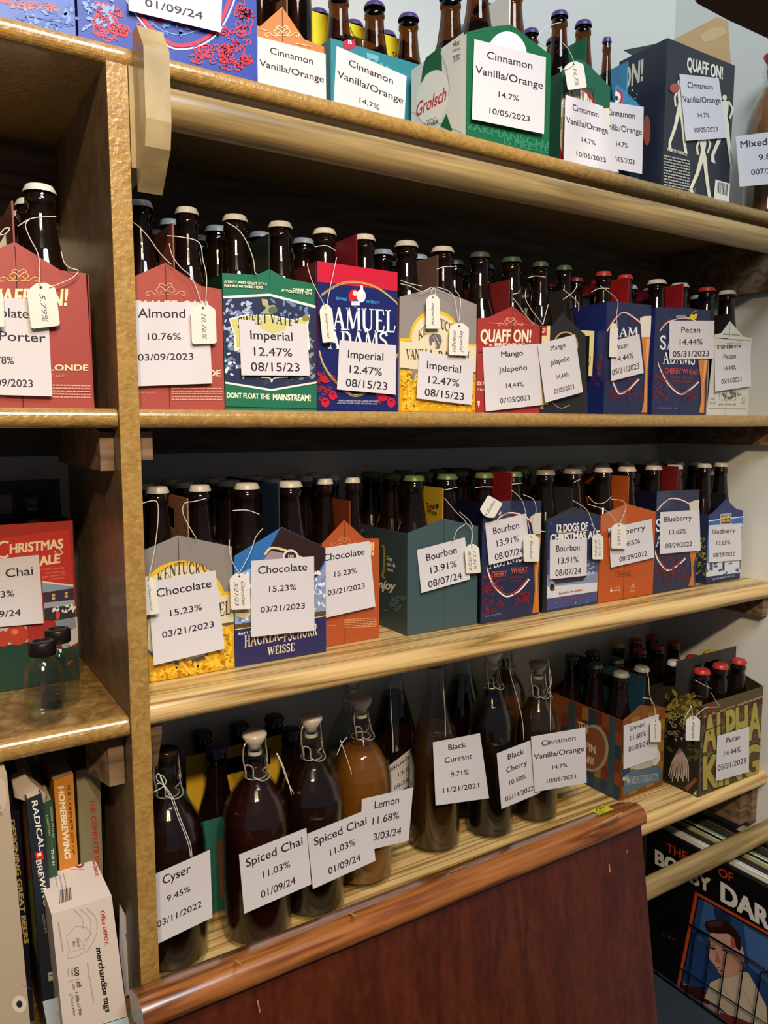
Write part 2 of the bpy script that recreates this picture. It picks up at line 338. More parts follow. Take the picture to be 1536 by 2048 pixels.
for x0, x1 in ((-.7, .2085), (.2315, XW-.021)):
    for z0, z1 in ((1.766, 1.8745), (1.457, 1.496), (1.105, 1.1435 if x0 < 0 else 1.1495), (.70, .7445)):
        b = MB(); b.box(x0, x1, YB-.021, YB-.003, z0, z1, BACKW); world_child('back_cleat', b, unit)
for z0, z1 in ((1.766, 1.8745), (1.459, 1.496), (1.108, 1.1495), (.66, .7445)):
    b = MB(); b.box(XW-.020, XW-.0015, .89, YB-.003, z0, z1, CLEAT); world_child('side_cleat', b, unit)
def cleat(x0, x1, yf, z0, z1, ch, m=CLEAT):                # chamfered cleat end
    b = MB(); b.prism([(x0, yf+ch, z1), (x0, yf, z1-.3*ch), (x0, yf, z0), (x0, YB-.022, z0), (x0, YB-.022, z1)], (x1-x0, 0, 0), m); world_child('cleat', b, unit)
cleat(.1935, .2085, .895, 1.449, 1.496, .012); cleat(.2315, .252, .895, 1.460, 1.496, .012)
b = MB(); b.prism([(.190, .90, 1.1435), (.190, .90, 1.078), (.175, .955, 1.078), (.175, .955, 1.1435)], (.0175, 0, 0), CLEAT); b.box(.190, .2085, .955, YB-.022, 1.078, 1.1435, CLEAT); world_child('cleat', b, unit)
b = MB(); b.prism([(.2315, .885, 1.1495), (.2315, .885, 1.135), (.2315, .91, 1.085), (.2315, YB-.022, 1.085), (.2315, YB-.022, 1.1495)], (.0175, 0, 0), CLEAT); world_child('cleat', b, unit)
cleat(XW-.045, XW-.0205, .90, .66, .7445, .01)
# bracket block that carries the upper rod
b = MB(); yf = .825
prof = [(D-.0055, 1.908), (yf+.022, 1.908), (yf, 1.880), (yf, 1.811), (yf+.006, 1.785), (D-.0055, 1.748)]
b.prism([(.2365, y, z) for y, z in prof], (.0265, 0, 0), BLOCK)
world_child('rod_bracket', b, unit)
b = MB(); b.box(.2315, .2515, D-.005, .99, 1.772, 1.8745, BLOCK); world_child('rod_bracket', b, unit)
def rod(label, y, z, r, x0, x1):
    e = empty('closet_rod', (x0, y, z), label, 'rod'); m = MB()
    n = 20; vs = [(x, y+r*math.cos(2*math.pi*k/n), z+r*math.sin(2*math.pi*k/n)) for x in (x0, x1) for k in range(n)]
    m.add(vs, [(k, (k+1) % n, n+(k+1) % n, n+k) for k in range(n)], OAKROD, True); m.add(vs, [tuple(range(n-1, -1, -1)), tuple(range(n, 2*n))], OAKROD)
    world_child('pole', m, e)
rod('round wooden rod running below the top shelf edge', .847, 1.832, .0205, .2635, XW-.001)
rod('round wooden rod in front of the record albums at lower right', .848, .668, .0185, .6, XW-.001)
# dark brown panel overhead at upper right
b = MB()
pts = [(.72, .545), (.76, .54), (XW-.001, .54), (XW-.001, .60), (.86, .60), (.80, .597), (.765, .585), (.74, .56)]
b.prism([(x, y, 1.975) for x, y in pts], (0, 0, .03), mat('3c2a20', .7, .1, bump=.1, bscale=40))
o = obj('overhead_panel', b.mesh('overhead_panel'), None, label='dark brown panel overhanging the upper right corner', category='panel')

# ---------------- bottles ----------------
def prof_scale(p, s, rs=1): return [(r*rs, z*s) for r, z in p]
LONG = [(0, 0), (.027, 0), (.0305, .003), (.0312, .008), (.0312, .122), (.0300, .136), (.0255, .152), (.0200, .170), (.0168, .190), (.0150, .208), (.0142, .218), (.0160, .2195), (.0160, .2255), (.0146, .2275), (.0138, .233), (.0138, .2345)]
_mb = MB(); _mb.lathe(LONG, DARKB, 28); M_DARK = _mb.mesh('bottle_glass')
_mb = MB(); _mb.lathe(LONG, GLB, 28); M_AMB = _mb.mesh('bottle_glass')
_mb = MB(); _mb.lathe([(0, .002), (.0290, .002), (.0296, .012), (.0296, .122), (.0284, .136), (.0239, .152), (.0184, .168), (0, .168)], mat('24110a', .2), 20); M_BEER = _mb.mesh('beer')
CAPP = [(.0168, .2325), (.0164, .2345), (.0150, .2385), (.0140, .2400), (.0128, .2405), (0, .2405)]
CAPS = {}
def cap_mesh(h):
    if h not in CAPS:
        m = MB(); m.lathe(CAPP, mat(h, .35, .5, bump=.05), 42, flute=(0, 1)); CAPS[h] = m.mesh('crown_cap')
    return CAPS[h]
CAPN = {'d8d6d2': 'white', 'c8c8c4': 'white', '5c7a4a': 'green', '39523c': 'dark green', 'a82c24': 'red', 'a8332c': 'red', '4a3a78': 'purple', '3a3a38': 'dark', '8a8a80': 'grey green', 'c8b020': 'yellow', '2c2238': 'dark purple'}
def bottle(x, y, z, cap, label, group, amber=False, s=1, rs=1):
    o = obj('beer_bottle', M_AMB if amber else M_DARK, None, label=label, category='bottle'); o.location = (x, y, z)
    if group: o['group'] = group
    o.scale = (rs, rs, s)
    obj('crown_cap', cap_mesh(cap), o)
    if amber: obj('beer', M_BEER, o)
    return o
LASTX = {}
POS = {(0, 0): 'front left', (1, 0): 'front right', (0, 1): 'middle left', (1, 1): 'middle right', (0, 2): 'back left', (1, 2): 'back right'}

# ---------------- cartons ----------------
def carton(nick, Y, crop, pts, base, cf, cs, handle=None, mirror=False, items=(), L=.197, cap=None, skip=(), caps=None, amber=False, tier='', hc=None, seam=True, rough=.45, side_items=None, crop2=None, xmin=None, xmax=None, rows=3):
    pl = PY(Y); W = [pl(*c2p(crop, *p)) for p in pts]; W = [(p.x, p.z) for p in W]
    base += .0006
    if mirror:
        xc = W[0][0]; half = W[1:-1] if W[-1][1] < base+.02 else W[1:]
        xr = W[-1][0]; W = [(2*xc-xr, base)] + [(2*xc-x, z) for x, z in reversed(half)] + [W[0]] + half + [(xr, base)]
    else: W[0] = (W[0][0], base); W[-1] = (W[-1][0], base)
    if tier and tier in LASTX and W[0][0] < LASTX[tier]+.0008 and W[-1][0] > LASTX[tier]+.06: xmin = max(xmin or -9, LASTX[tier]+.0008)
    if xmin is not None: W = [(max(x, xmin), z) for x, z in W]
    if xmax is not None: W = [(min(x, xmax), z) for x, z in W]
    pk = max(W[1:-1], key=lambda p: p[1]); x0, x1 = W[0][0], W[-1][0]; xc = (x0+x1)/2
    W = [(min(max(x, x0), x1), z) for x, z in W]; LASTX[tier] = x1 if x0 > .2 else -9
    def cl(p): p.x = min(max(p.x, x0+.0002), x1-.0002); p.z = max(p.z, base+.0003); return p
    def cs_(p): p.y = min(max(p.y, Y+.0005), Y+L-.0005); p.z = max(p.z, base+.0003); return p
    plc = lambda u, v, ee=0: cl(pl(u, v, ee)); pxc = lambda u, v, ee=0: cs_(PX(x0)(u, v, ee))
    e = empty('beer_carton', (xc, Y+L/2, base), nick, 'carton', 'six-pack cartons '+tier if tier else None)
    mf = mat(cf, rough); ms = mat(cs, rough); mi = mat(hc or cs, .7)
    t = .0012
    for nm, yy in (('front_panel', Y), ('back_panel', Y+L-t)):
        m = MB(); m.prism([(x, yy, z) for x, z in W], (0, t, 0), mf if yy == Y else ms); world_child(nm, m, e)
    zl, zr = W[1][1]-.001, W[-2][1]-.001
    for xa, zt in ((x0, zl), (x1-t, zr)):
        m = MB(); m.box(xa, xa+t, Y+t, Y+L-t, base, zt, ms); world_child('side_panel', m, e)
    m = MB(); m.box(x0+t, x1-t, Y+t, Y+L-t, base, base+t, mi); world_child('base_panel', m, e)
    ht = pl(*c2p(crop, *handle[:2])).z if handle else pk[1]+.04
    ht = min(ht, base+.262)
    mh = mat(handle[2] if handle and len(handle) > 2 else cs, rough); m = MB(); ya, yb = Y+.003, Y+L-.003; z1 = ht-.018; z2 = ht-.045
    hx = xc-.0009
    m.box(hx, hx+.0018, ya, yb, base+t, z2, mh); m.box(hx, hx+.0018, ya, ya+.055, z2, z1, mh); m.box(hx, hx+.0018, yb-.055, yb, z2, z1, mh); m.box(hx, hx+.0018, ya, yb, z1, ht, mh)
    world_child('handle_panel', m, e)
    for k in range(1, rows):
        m = MB(); m.box(x0+t, x1-t, Y+.003+.0645*k, Y+.0042+.0645*k, base+t, base+.10, mi); world_child('divider', m, e)
    if items or seam:
        m = MB(); 
        art(m, plc, crop, items, rough, clip=None if mirror else pts)
        if seam:
            zz = pk[1]-.003; xs = pk[0] if abs(pk[0]-xc) < .02 else xc; m.add([(xs-.0004, Y-.0001, base), (xs+.0004, Y-.0001, base), (xs+.0004, Y-.0001, zz), (xs-.0004, Y-.0001, zz)], [(0, 1, 2, 3)], mat('241c1c', .8))
        world_child('printed_artwork', m, e)
    if side_items:
        m = MB(); art(m, pxc, crop2 or crop, side_items, rough); world_child('side_artwork', m, e)
    if cap is not None:
        rs = min(1, ((x1-x0)/2-.0036)/.0636); off = .0323*rs+.0008*(rs < 1)
        for r in range(rows):
            for c in range(2):
                if (c, r) in skip: continue
                cc = (caps or {}).get((c, r), cap)
                bottle(xc+(off if c else -off), Y+.0355+.0645*r, base+t+.0003, cc, f"{POS[(c, r)]} {CAPN[cc].replace(' ', '-')}-capped bottle in the {nick}", None, amber, rs=rs)
    return e
def carton_long(nick, X0, X1, Y0, Y1, zb, zt, zpk, zh, cf, cs, ch, items=(), crop='P', side=None, crop2=None, cap=None, caps=None, skip=(), amber=False, tier='', hitems=None, crop3=None, rough=.45, cols=3):
    e = empty('beer_carton', ((X0+X1)/2, (Y0+Y1)/2, zb+.0006), nick, 'carton', 'six-pack cartons '+tier if tier else None); zb += .0006; t = .0012
    mf, ms, mh = mat(cf, rough), mat(cs, rough), mat(ch, rough); ym = (Y0+Y1)/2; xm = (X0+X1)/2
    for nm, y, mm in (('front_panel', Y0, mf), ('back_panel', Y1-t, ms)):
        m = MB(); m.box(X0+t, X1-t, y, y+t, zb, zt, mm); world_child(nm, m, e)
    for x in (X0, X1-t):
        m = MB(); m.prism([(x, Y0, zb), (x, Y0, zt), (x, ym, zpk), (x, Y1, zt), (x, Y1, zb)], (t, 0, 0), ms); world_child('side_panel', m, e)
    m = MB(); m.box(X0+t, X1-t, Y0+t, Y1-t, zb, zb+t, ms); world_child('base_panel', m, e)
    m = MB(); a, c = X0+.003, X1-.003; z1, z2 = zh-.018, zh-.045
    m.box(a, c, ym-.0009, ym+.0009, zb+t, z2, mh); m.box(a, xm-.04, ym-.0009, ym+.0009, z2, z1, mh); m.box(xm+.04, c, ym-.0009, ym+.0009, z2, z1, mh); m.box(a, c, ym-.0009, ym+.0009, z1, zh, mh); world_child('handle_panel', m, e)
    def ck(p, ex=0):
        if ex: p.y = min(max(p.y, Y0+.0005), Y1-.0005)
        else: p.x = min(max(p.x, X0+.0003), X1-.0003)
        p.z = min(max(p.z, zb+.0003), zh); return p
    if items: m = MB(); art(m, lambda u, v, e_=0: ck(PY(Y0)(u, v, e_)), crop, items, rough); world_child('printed_artwork', m, e)
    if side: m = MB(); art(m, lambda u, v, e_=0: ck(PX(X0)(u, v, e_), 1), crop2 or crop, side, rough); world_child('side_artwork', m, e)
    if hitems: m = MB(); art(m, PY(ym-.0009), crop3 or crop, hitems, rough, .0002); world_child('handle_artwork', m, e)
    if cap:
        n = {0: 'left', 1: 'middle', 2: 'right'}; rs = min(1, ((Y1-Y0)/2-.0036)/.0636, ((X1-X0)/6-.0009)/.0314); off = .0323*rs+.0008*(rs < 1)
        for r in range(3):
            for c in range(2):
                if (c, r) in skip: continue
                cc = (caps or {}).get((c, r), cap)
                bottle(xm+(r-1)*.0642*rs, ym+(off if c else -off), zb+t+.0003, cc, f"{'back' if c else 'front'} {n[r]} {CAPN[cc].replace(' ', '-')}-capped bottle in the {nick}", None, amber, rs=rs)
    return e
# ---------------- paper labels and hang tags ----------------
def paper(label, Y, crop, q, lines, flare=.004, bow=.0, plane=None, name='paper_label', matp=None, wob=0, zmin=-9):
    pl0 = plane or PY(Y)
    def pl(u, v, e_=0):
        p = pl0(u, v, e_); p.z = max(p.z, zmin); return p
    def F(a, t, e):
        x = (q[0][0]*(1-a)+q[1][0]*a)*(1-t)+(q[3][0]*(1-a)+q[2][0]*a)*t
        y = (q[0][1]*(1-a)+q[1][1]*a)*(1-t)+(q[3][1]*(1-a)+q[2][1]*a)*t
        return pl(*c2p(crop, x, y), .0016+flare*t*t+bow*4*a*(1-a)+wob*math.sin(a*7+t*3)+e)
    nx, ny = (36, 24) if wob else (12, 8); m = MB(); vs = [F(i/nx, j/ny, 0) for j in range(ny+1) for i in range(nx+1)]
    fs = [(j*(nx+1)+i, j*(nx+1)+i+1, (j+1)*(nx+1)+i+1, (j+1)*(nx+1)+i) for j in range(ny) for i in range(nx)]
    m.add(vs, fs, matp or PAPER, True)
    vb = [F(i/nx, j/ny, -.00025) for j in range(ny+1) for i in range(nx+1)]; m.add(vb, [f[::-1] for f in fs], matp or PAPER, True)
    c = F(.5, 0, 0)
    o = obj(name, m.mesh(name, c), None, label=label, category='label', group='printed paper labels'); o.location = c
    mt = MB()
    for txt, xc, yb, wd, hc in lines:
        v, f = text_mesh(txt, .007, 0, 4); mt.add([F(xc-wd/2+wd*q_[0], yb-hc*q_[1], .00022+q_[2]*8e-6) for q_ in v], f, INK)
    obj('printed_text', mt.mesh('printed_text', c), o)
    return o
def tag(label, Y, crop, top, bot, wd, txt='', strings=(), ink='4a4468', inkh=.2, plane=None):
    pl = plane or PY(Y); dx, dy = bot[0]-top[0], bot[1]-top[1]; l = math.hypot(dx, dy); ax, ay = dx/l, dy/l; px, py = ay, -ax   # p points to right when a is down
    h = wd/2; r = wd*.09
    sh = [(-h*.30, 0), (h*.30, 0), (h*.5, l*.035), (h*.92, l*.13), (h, l*.2), (h, l-r), (h-r*.3, l-r*.3), (h-r, l), (-h+r, l), (-h+r*.3, l-r*.3), (-h, l-r), (-h, l*.2), (-h*.92, l*.13), (-h*.5, l*.035)]
    f = lambda s, a, e: pl(*c2p(crop, top[0]+ax*a+px*s, top[1]+ay*a+py*s), e)
    m = MB(); A = [f(s, a, .0078) for s, a in sh]; n = len(A); B = [f(s, a, .0072) for s, a in sh]
    m.add(A+B, [tuple(range(n)), tuple(range(2*n-1, n-1, -1))] + [(i, n+i, n+(i+1) % n, (i+1) % n) for i in range(n)], TAGM)
    m.add([f(wd*.05*math.cos(t), l*.1+wd*.05*math.sin(t), .0079) for t in (2*math.pi*k/10 for k in range(10))], [tuple(range(10))], mat('3a3430', .8))
    c = A[0]; o = obj('hang_tag', m.mesh('hang_tag', c), None, label=label, category='tag', group='hang tags on strings'); o.location = c
    if txt:
        mt = MB(); rows = txt.split('|')
        for k, row in enumerate(rows):
            v, fc = text_mesh(row, 0, .35, 2); s0 = wd*(.12+.28*(len(rows)-1)/2-.34*k)-wd*.2
            mt.add([f(s0+wd*inkh*b2, l*.24+l*.66*a2, .00795) for a2, b2 in v], fc, mat(ink, .7))
        obj('handwriting', mt.mesh('handwriting', c), o)
    if strings:
        ms = MB()
        for s in strings:
            P3 = []
            for p in s:
                pp = PY(p[2]) if len(p) > 2 else pl
                P3.append(pp(*c2p(crop, p[0], p[1]), .0085 if len(p) < 3 else 0))
            ms.tube(smooth_pts(P3, 5), .00055, STRING, 5)
        obj('string', ms.mesh('string', c), o)
    return o
def string_only(): pass
CREAM, NAVY, SARED, GOLD = 'e8dcb0', '1c2460', 'a01c28', 'b09048'
# ================= second tier (z 1.518) =================
Z2, Y2 = 1.518, .91
TR_ = 'on the second shelf'
def scroll(x, y, s, col):     # little symmetric scroll ornament
    out = []
    for d in (-1, 1):
        out += [('c', col, [(x, y+4*s), (x+d*12*s, y-8*s), (x+d*24*s, y), (x+d*16*s, y+9*s), (x+d*9*s, y+2*s)], 2.2*s),
                ('c', col, [(x+d*4*s, y+12*s), (x+d*24*s, y+13*s), (x+d*38*s, y+4*s), (x+d*50*s, y+8*s), (x+d*46*s, y+16*s), (x+d*40*s, y+11*s)], 2.2*s),
                ('c', col, [(x, y-10*s), (x+d*10*s, y-16*s), (x+d*18*s, y-11*s), (x+d*8*s, y-5*s), (x, y+2*s)], 2.2*s)]
    return out
RB = '9c423c'
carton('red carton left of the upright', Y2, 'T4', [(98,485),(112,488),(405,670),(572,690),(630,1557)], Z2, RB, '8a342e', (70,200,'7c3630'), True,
  scroll(128,705,2.6,'d8b070') + [('t', CREAM, 'QUAFF ON!', -165,905,455,905,118,{'w':.035,'s':.12}),
   ('t', CREAM, 'STRAWBERRY BLONDE', -240,1338,590,1340,42,{'w':.03}), ('t','d8a088','STRAWBERRY BLONDE ALE',-60,1382,432,1384,18), ('m','d0a090',350,1432,604,1510,5,9,.02), ('m','d0a090',-200,1432,40,1510,5,9,.02)],
  cap='c8c8c4', tier=TR_, hc='b08860')
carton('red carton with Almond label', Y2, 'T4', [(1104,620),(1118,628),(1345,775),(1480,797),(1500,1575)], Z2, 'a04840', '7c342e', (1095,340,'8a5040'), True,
  scroll(1105,800,2.6,'c8a070') + [('t', 'd8c8a0', 'QUAFF ON!', 880,965,1385,970,100,{'w':.035,'s':.12}),
   ('t', CREAM, 'STRAWBERRY BLONDE', 760,1372,1475,1378,44,{'w':.03}), ('m','d0a090',1145,1455,1485,1528,5,8,.0), ('t','d0a090','STRAWBERRY BLONDE',880,1492,1042,1492,11)],
  cap='c8c8c4', tier=TR_, hc='b08860', xmin=.2325)
# green carton with mountain lake picture
TG = '1c6a50'
mt_items = [('p','dfe6e0',[(70,640),(400,625),(705,705),(705,722),(400,642),(72,656)]), ('p','26304e',[(74,660),(400,646),(706,728),(712,1225),(410,1275),(98,1215)]),
  ('f','6a80b0',90,680,690,1180,110,3,60),('f','aebcd8',90,680,300,960,60,5,46),('f','dfe4ee',90,1000,420,1160,40,6,40),('f','8890a0',560,900,700,1200,50,7,50),('f','3a3c52',300,1100,690,1230,40,9,60),
  ('p','e6ecd8',[(125,792),(235,765),(398,765),(560,800),(668,765),(655,840),(668,1000),(540,1010),(398,960),(240,980),(165,1012),(160,900)]),
  ('p','c8c47c',[(135,800),(240,775),(398,775),(560,810),(655,778),(645,830),(655,985),(540,990),(398,945),(240,962),(178,990),(170,900)]),
  ('e','8a8440',640,790,28,20),('z','1c2850','SWEET',185,858,385,820,72),('z','1c2850','VATER',400,820,600,850,72),
  ('p','9aa878',[(335,760),(372,725),(365,690),(385,668),(392,705),(430,700),(450,735),(418,760)]),('e','5a6a4c',420,735,30,24),('p','b0a878',[(345,660),(385,665),(380,720),(350,700)]),
  ('p','dfe6e0',[(98,1213),(410,1262),(712,1212),(712,1224),(410,1276),(98,1226)]), ('p',TG,[(98,1228),(410,1278),(712,1228),(712,1392),(100,1378)]),
  ('c','e8ecf0',[(340,1185),(400,1190),(412,1215),(430,1190),(520,1182)],6),
  ('t','e8e8d0','DONT FLOAT THE',112,1320,398,1330,36,{'w':.05}),('t','e8e8d0','MAINSTREAM!',420,1335,672,1342,42,{'w':.05}),
  ('t','e8e8d0','A TASTY WEST COAST STYLE',95,552,380,570,17,{'w':.04}),('t','e8e8d0','PALE ALE WITH BIG HOPS',95,578,352,592,17,{'w':.04}),
  ('t','e8e8d0',"DRINK 'EM",552,605,678,612,18,{'w':.04}),('t','e8e8d0',"IF YOU GOT 'EM!",480,612,678,634,18,{'w':.04})]
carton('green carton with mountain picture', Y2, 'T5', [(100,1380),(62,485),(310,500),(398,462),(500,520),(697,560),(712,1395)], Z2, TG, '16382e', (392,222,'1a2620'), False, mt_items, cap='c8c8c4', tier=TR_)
# blue and red carton
def sa_front(x0, x1, yt, yb, sc, crop_top):   # unused helper kept minimal
    return []
sam = [('p','c01e38',[(716,407),(1271,486),(1272,610),(716,545)]), ('p',NAVY,[(716,545),(1272,610),(1252,1408),(712,1398)]),
  ('c',GOLD,[(745,630),(860,560),(980,545),(1120,585),(1262,695)],9),('c','e0c898',[(745,640),(860,570),(980,552),(1120,592),(1262,702)],3),
  ('e','c8202c',965,645,40,48),('e','e8e8ea',1010,640,30,44),('e','4a4a80',970,690,18,30),('e','e8d8c8',968,622,15,18),('l','e8e8ea',[(1012,570),(1020,650)],16),('l','e8e8ea',[(945,690),(1000,690)],26),
  ('t','3c9ad0','BREWER',842,665,915,675,20,{'w':.03}),('t','3c9ad0','PATRIOT',1045,688,1135,697,20,{'w':.03}),
  ('z','eeeef0','SAMUEL',750,860,1240,886,150),('z','eeeef0','ADAMS',790,992,1190,1000,118),
  ('c',GOLD,[(728,1010),(760,1110),(840,1220),(965,1312),(1090,1250),(1200,1130),(1255,1030)],8),('c','e8e0d0',[(732,1005),(765,1105),(845,1212),(965,1302),(1085,1242),(1195,1122),(1252,1025)],3),
  ('s','b82838',722,1150,850,1340,26,4,5,22),('s','b82838',1110,1270,1240,1350,16,5,5,20),('e','c0203a',770,1352,28,32),('e','c0203a',820,1305,27,30),('e','c0203a',1155,1318,30,26),('e','c0203a',1210,1352,28,34),
  ('e','7a1028',770,1340,12,6),('e','7a1028',820,1295,12,6),('e','7a1028',1210,1340,12,6),('p','a82838',[(735,1175),(775,1170),(800,1215),(765,1225),(738,1205)]),
  ('t','d0d0e0','WHEAT ALE BREWED WITH REAL CHERRIES WITH HONEY',858,1345,1125,1350,11),('t','d0d0e0','& NATURAL FLAVORS ADDED  5.3% ALC/VOL  12 OZ',850,1360,1115,1366,11)]
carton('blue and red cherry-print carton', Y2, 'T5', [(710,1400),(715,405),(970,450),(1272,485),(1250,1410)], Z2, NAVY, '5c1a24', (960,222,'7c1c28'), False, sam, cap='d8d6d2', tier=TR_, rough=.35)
def kentucky(dx, col='8a8480'):
    # arch emblem art, crop coordinates of T6
    return [('e','e0b428',345,905,195,212),('p',col,[(70,960),(70,925),(165,912),(165,960)]),('p','e0b428',[(75,908),(165,908),(165,930),(76,932)]),('p','e0b428',[(530,950),(666,955),(666,975),(530,972)]),
      ('e','d8ceb0',345,915,178,196),('p','d8ceb0',[(77,930),(664,972),(658,1170),(74,1140)]),('p','5a5450',[(74,1132),(150,1140),(190,1280),(345,1340),(500,1290),(530,1175),(659,1168),(659,1180),(540,1190),(515,1300),(345,1352),(180,1290),(145,1152),(74,1145)]),
      ('p','d09a18',[(73,1146),(145,1154),(182,1292),(345,1354),(518,1302),(542,1192),(659,1182),(654,1477),(70,1472)]),('f','e8bc38',85,1170,200,1460,70,11,56),('f','a87408',85,1170,200,1460,26,12,40),('f','e8bc38',520,1220,645,1465,60,13,56),('f','a87408',520,1220,645,1465,22,15,40),('f','e8bc38',200,1330,520,1465,60,17,50),
      ('z','4a4448','KEN',215,930,325,830,70),('z','4a4448','TUCKY',365,820,510,890,76),
      ('p','6a6468',[(305,960),(300,900),(325,872),(385,880),(400,930),(380,985),(350,990),(350,930),(325,935),(318,965)]),('l','d8ceb0',[(345,885),(385,960)],4),('l','d8ceb0',[(330,895),(360,975)],3),
      ('z','3e3a3c','VANILLA',125,1068,332,1072,78),('z','3e3a3c','BARREL',368,1080,628,1086,74)]
carton('grey-yellow horse emblem carton on second shelf', Y2, 'T6', [(62,1470),(75,590),(345,520),(678,650),(655,1478)], Z2, '8a8480', '6a4c40', (345,262,'6a5448'), False, kentucky(0), cap='c8c8c4', tier=TR_, hc='a88860')
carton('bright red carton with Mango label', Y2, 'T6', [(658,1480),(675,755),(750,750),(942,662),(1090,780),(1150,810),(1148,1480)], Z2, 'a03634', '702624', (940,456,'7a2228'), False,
  scroll(925,782,1.9,'e8b090')+[('t','f0e4c8','QUAFF ON!',695,935,1085,938,100,{'w':.04,'s':.1}),('t','f0e4c8','» BREWING «',760,968,1080,972,26,{'w':.03}),('l','e8b090',[(755,790),(860,798)],3),('l','e8b090',[(985,800),(1100,808)],3),('l','8a2a28',[(680,1010),(1140,1020)],8),
   ('t','f0d8c0','SIX FOOT',665,1270,790,1272,30,{'w':.03}),('t','f0d8c0','STRAWBERRY',668,1312,800,1314,20),('p','f0d8c0',[(672,1390),(690,1390),(687,1425),(676,1425)]),('l','f0d8c0',[(681,1425),(681,1440)],4)], cap='39523c', tier=TR_)
black6 = [('p','e0d098',[(1112,812),(1230,812),(1215,1420),(1135,1420)]),('p','a83020',[(1128,815),(1204,812),(1204,886),(1128,886)]),('t','f4ecd8','21+ to',1140,845,1195,842,20,{'w':.03}),('t','f4ecd8','ENJOY',1135,870,1196,868,18,{'w':.03}),
  ('e','b89850',1350,960,95,105),('e','141416',1350,962,84,95),('z','c8c0a0','BREWING',1290,975,1410,975,30),('c','b8b0a0',[(1245,1400),(1310,1445),(1380,1420)],4),('t','d8c890','6',1142,1422,1162,1422,34),('t','d8c890','PACK',1130,1450,1180,1450,18,{'w':.03})]
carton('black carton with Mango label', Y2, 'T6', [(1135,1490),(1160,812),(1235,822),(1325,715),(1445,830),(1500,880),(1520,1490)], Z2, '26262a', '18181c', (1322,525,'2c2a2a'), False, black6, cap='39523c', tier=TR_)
b = MB(); pl = PY(.905)
def slab(name, label, cat, Y, crop, pts, th, m, items=(), group=None, rough=.6, plane=None, off=None):
    p_ = plane or PY(Y); P3 = [p_(*c2p(crop, *q)) for q in pts]; mb = MB(); mb.prism(P3, off or (0, th, 0), m); c = P3[0]
    o = obj(name, mb.mesh(name, c), None, label=label, category=cat); o.location = c
    if group: o['group'] = group
    if items:
        ma = MB(); art(ma, p_, crop, items, rough, .0003); obj('printed_artwork', ma.mesh('printed_artwork', c), o)
    return o
slab('paper_sheet', 'pale yellow sheet with black script between dark cartons', 'paper', .932, 'T7', [(-40,1040),(-40,685),(203,700),(185,1045)], .0006, mat('d8cf8c', .7),
  [('t','1c1a18','Yuengling',-260,985,150,985,80,{'s':.35}),('l','1c1a18',[(150,985),(172,930),(172,900),(155,890)],4),('e','1c1a18',136,998,5,5)])
def pecan(nick, pts, handle, ox, w, xs, itemsx, z, Y, crop, cap, caps=None, **kw):
    return carton(nick, Y, crop, pts, z, '252c50', '1a2a70', handle, False, itemsx, cap=cap, tier=kw.pop('tier', TR_), caps=caps, rough=.35, **kw)
pecan('navy carton with lower Pecan label', [(272,1330),(300,470),(425,480),(640,500),(610,1325)], (413,272,'8c1c24'), 0, 0, 0,
  [('c','e0dcd8',[(300,700),(360,610),(425,555),(500,590),(565,640)],9),('c','b83830',[(300,690),(360,600),(425,560),(500,598),(565,650)],5),
   ('z','e8e8ee','SAM',340,750,540,735,70),('c','e8e8ea',[(340,1080),(370,1150),(398,1182),(460,1155),(545,1070)],10),('c','b83830',[(340,1060),(372,1135),(400,1168),(458,1142),(540,1060)],6),
   ('p','d8d4cc',[(553,600),(585,585),(640,583),(640,690),(632,745),(565,745)]),('p','c87c3c',[(565,745),(632,745),(612,1000),(608,1325),(565,1325),(582,1240),(590,1010)]),('p','e0a060',[(600,760),(630,760),(606,1000),(596,1300),(592,1300),(600,1000)]),
   ('s','7a2434',300,1150,560,1230,30,21,4,18),('t','a83038','HONEY',430,1075,495,1070,14)], Z2, Y2, 'T7', 'a8332c', side_items=[('s','8a2438',-190,860,270,1150,60,22,6,24)], crop2='T7')
pecan('navy carton with upper Pecan label', [(642,1325),(675,515),(900,522),(1100,540),(1058,1328)], (900,332,'8c1c24'), 0, 0, 0,
  [('c','e0dcd8',[(705,700),(770,630),(895,598),(980,620),(1060,680)],7),('c','b83830',[(705,690),(770,622),(895,604),(980,628),(1060,690)],4),
   ('p','d8c040',[(920,610),(955,555),(985,542),(992,575),(985,605)]),('p','1a1a20',[(945,560),(990,548),(992,562),(960,575)]),('l','8088a0',[(830,590),(905,585)],22),
   ('z','e8e8ee','SAMUEL',705,840,1080,846,105),('z','e8e8ee','ADAMS',728,950,978,958,90),('t','c04850','CHERRY WHEAT',742,1022,1000,1035,42,{'w':.03}),('t','a03840','BREWED WITH REAL',790,1062,960,1066,16),('t','a03840','HONEY AND CHERRIES',800,1092,955,1096,16),
   ('c','e8e8ea',[(692,940),(730,1040),(790,1130),(865,1185),(935,1150),(1005,1090)],10),('c','b83830',[(688,925),(732,1028),(795,1115),(865,1170),(930,1138),(1000,1078)],5),
   ('p','c87c3c',[(1000,918),(1075,918),(1052,1100),(1045,1328),(1005,1328),(1022,1230),(1020,1080)]),('p','e0a060',[(1048,925),(1070,925),(1042,1100),(1030,1320),(1026,1320),(1034,1100)]),
   ('s','8a2434',655,1000,760,1240,44,31,4,16),('s','7a2434',880,1150,990,1230,26,32,4,16),('t','8088b0','12 FL OZ BOTTLES  1 PINT',690,1295,845,1300,12)], Z2, Y2, 'T7', 'c8c8c4')
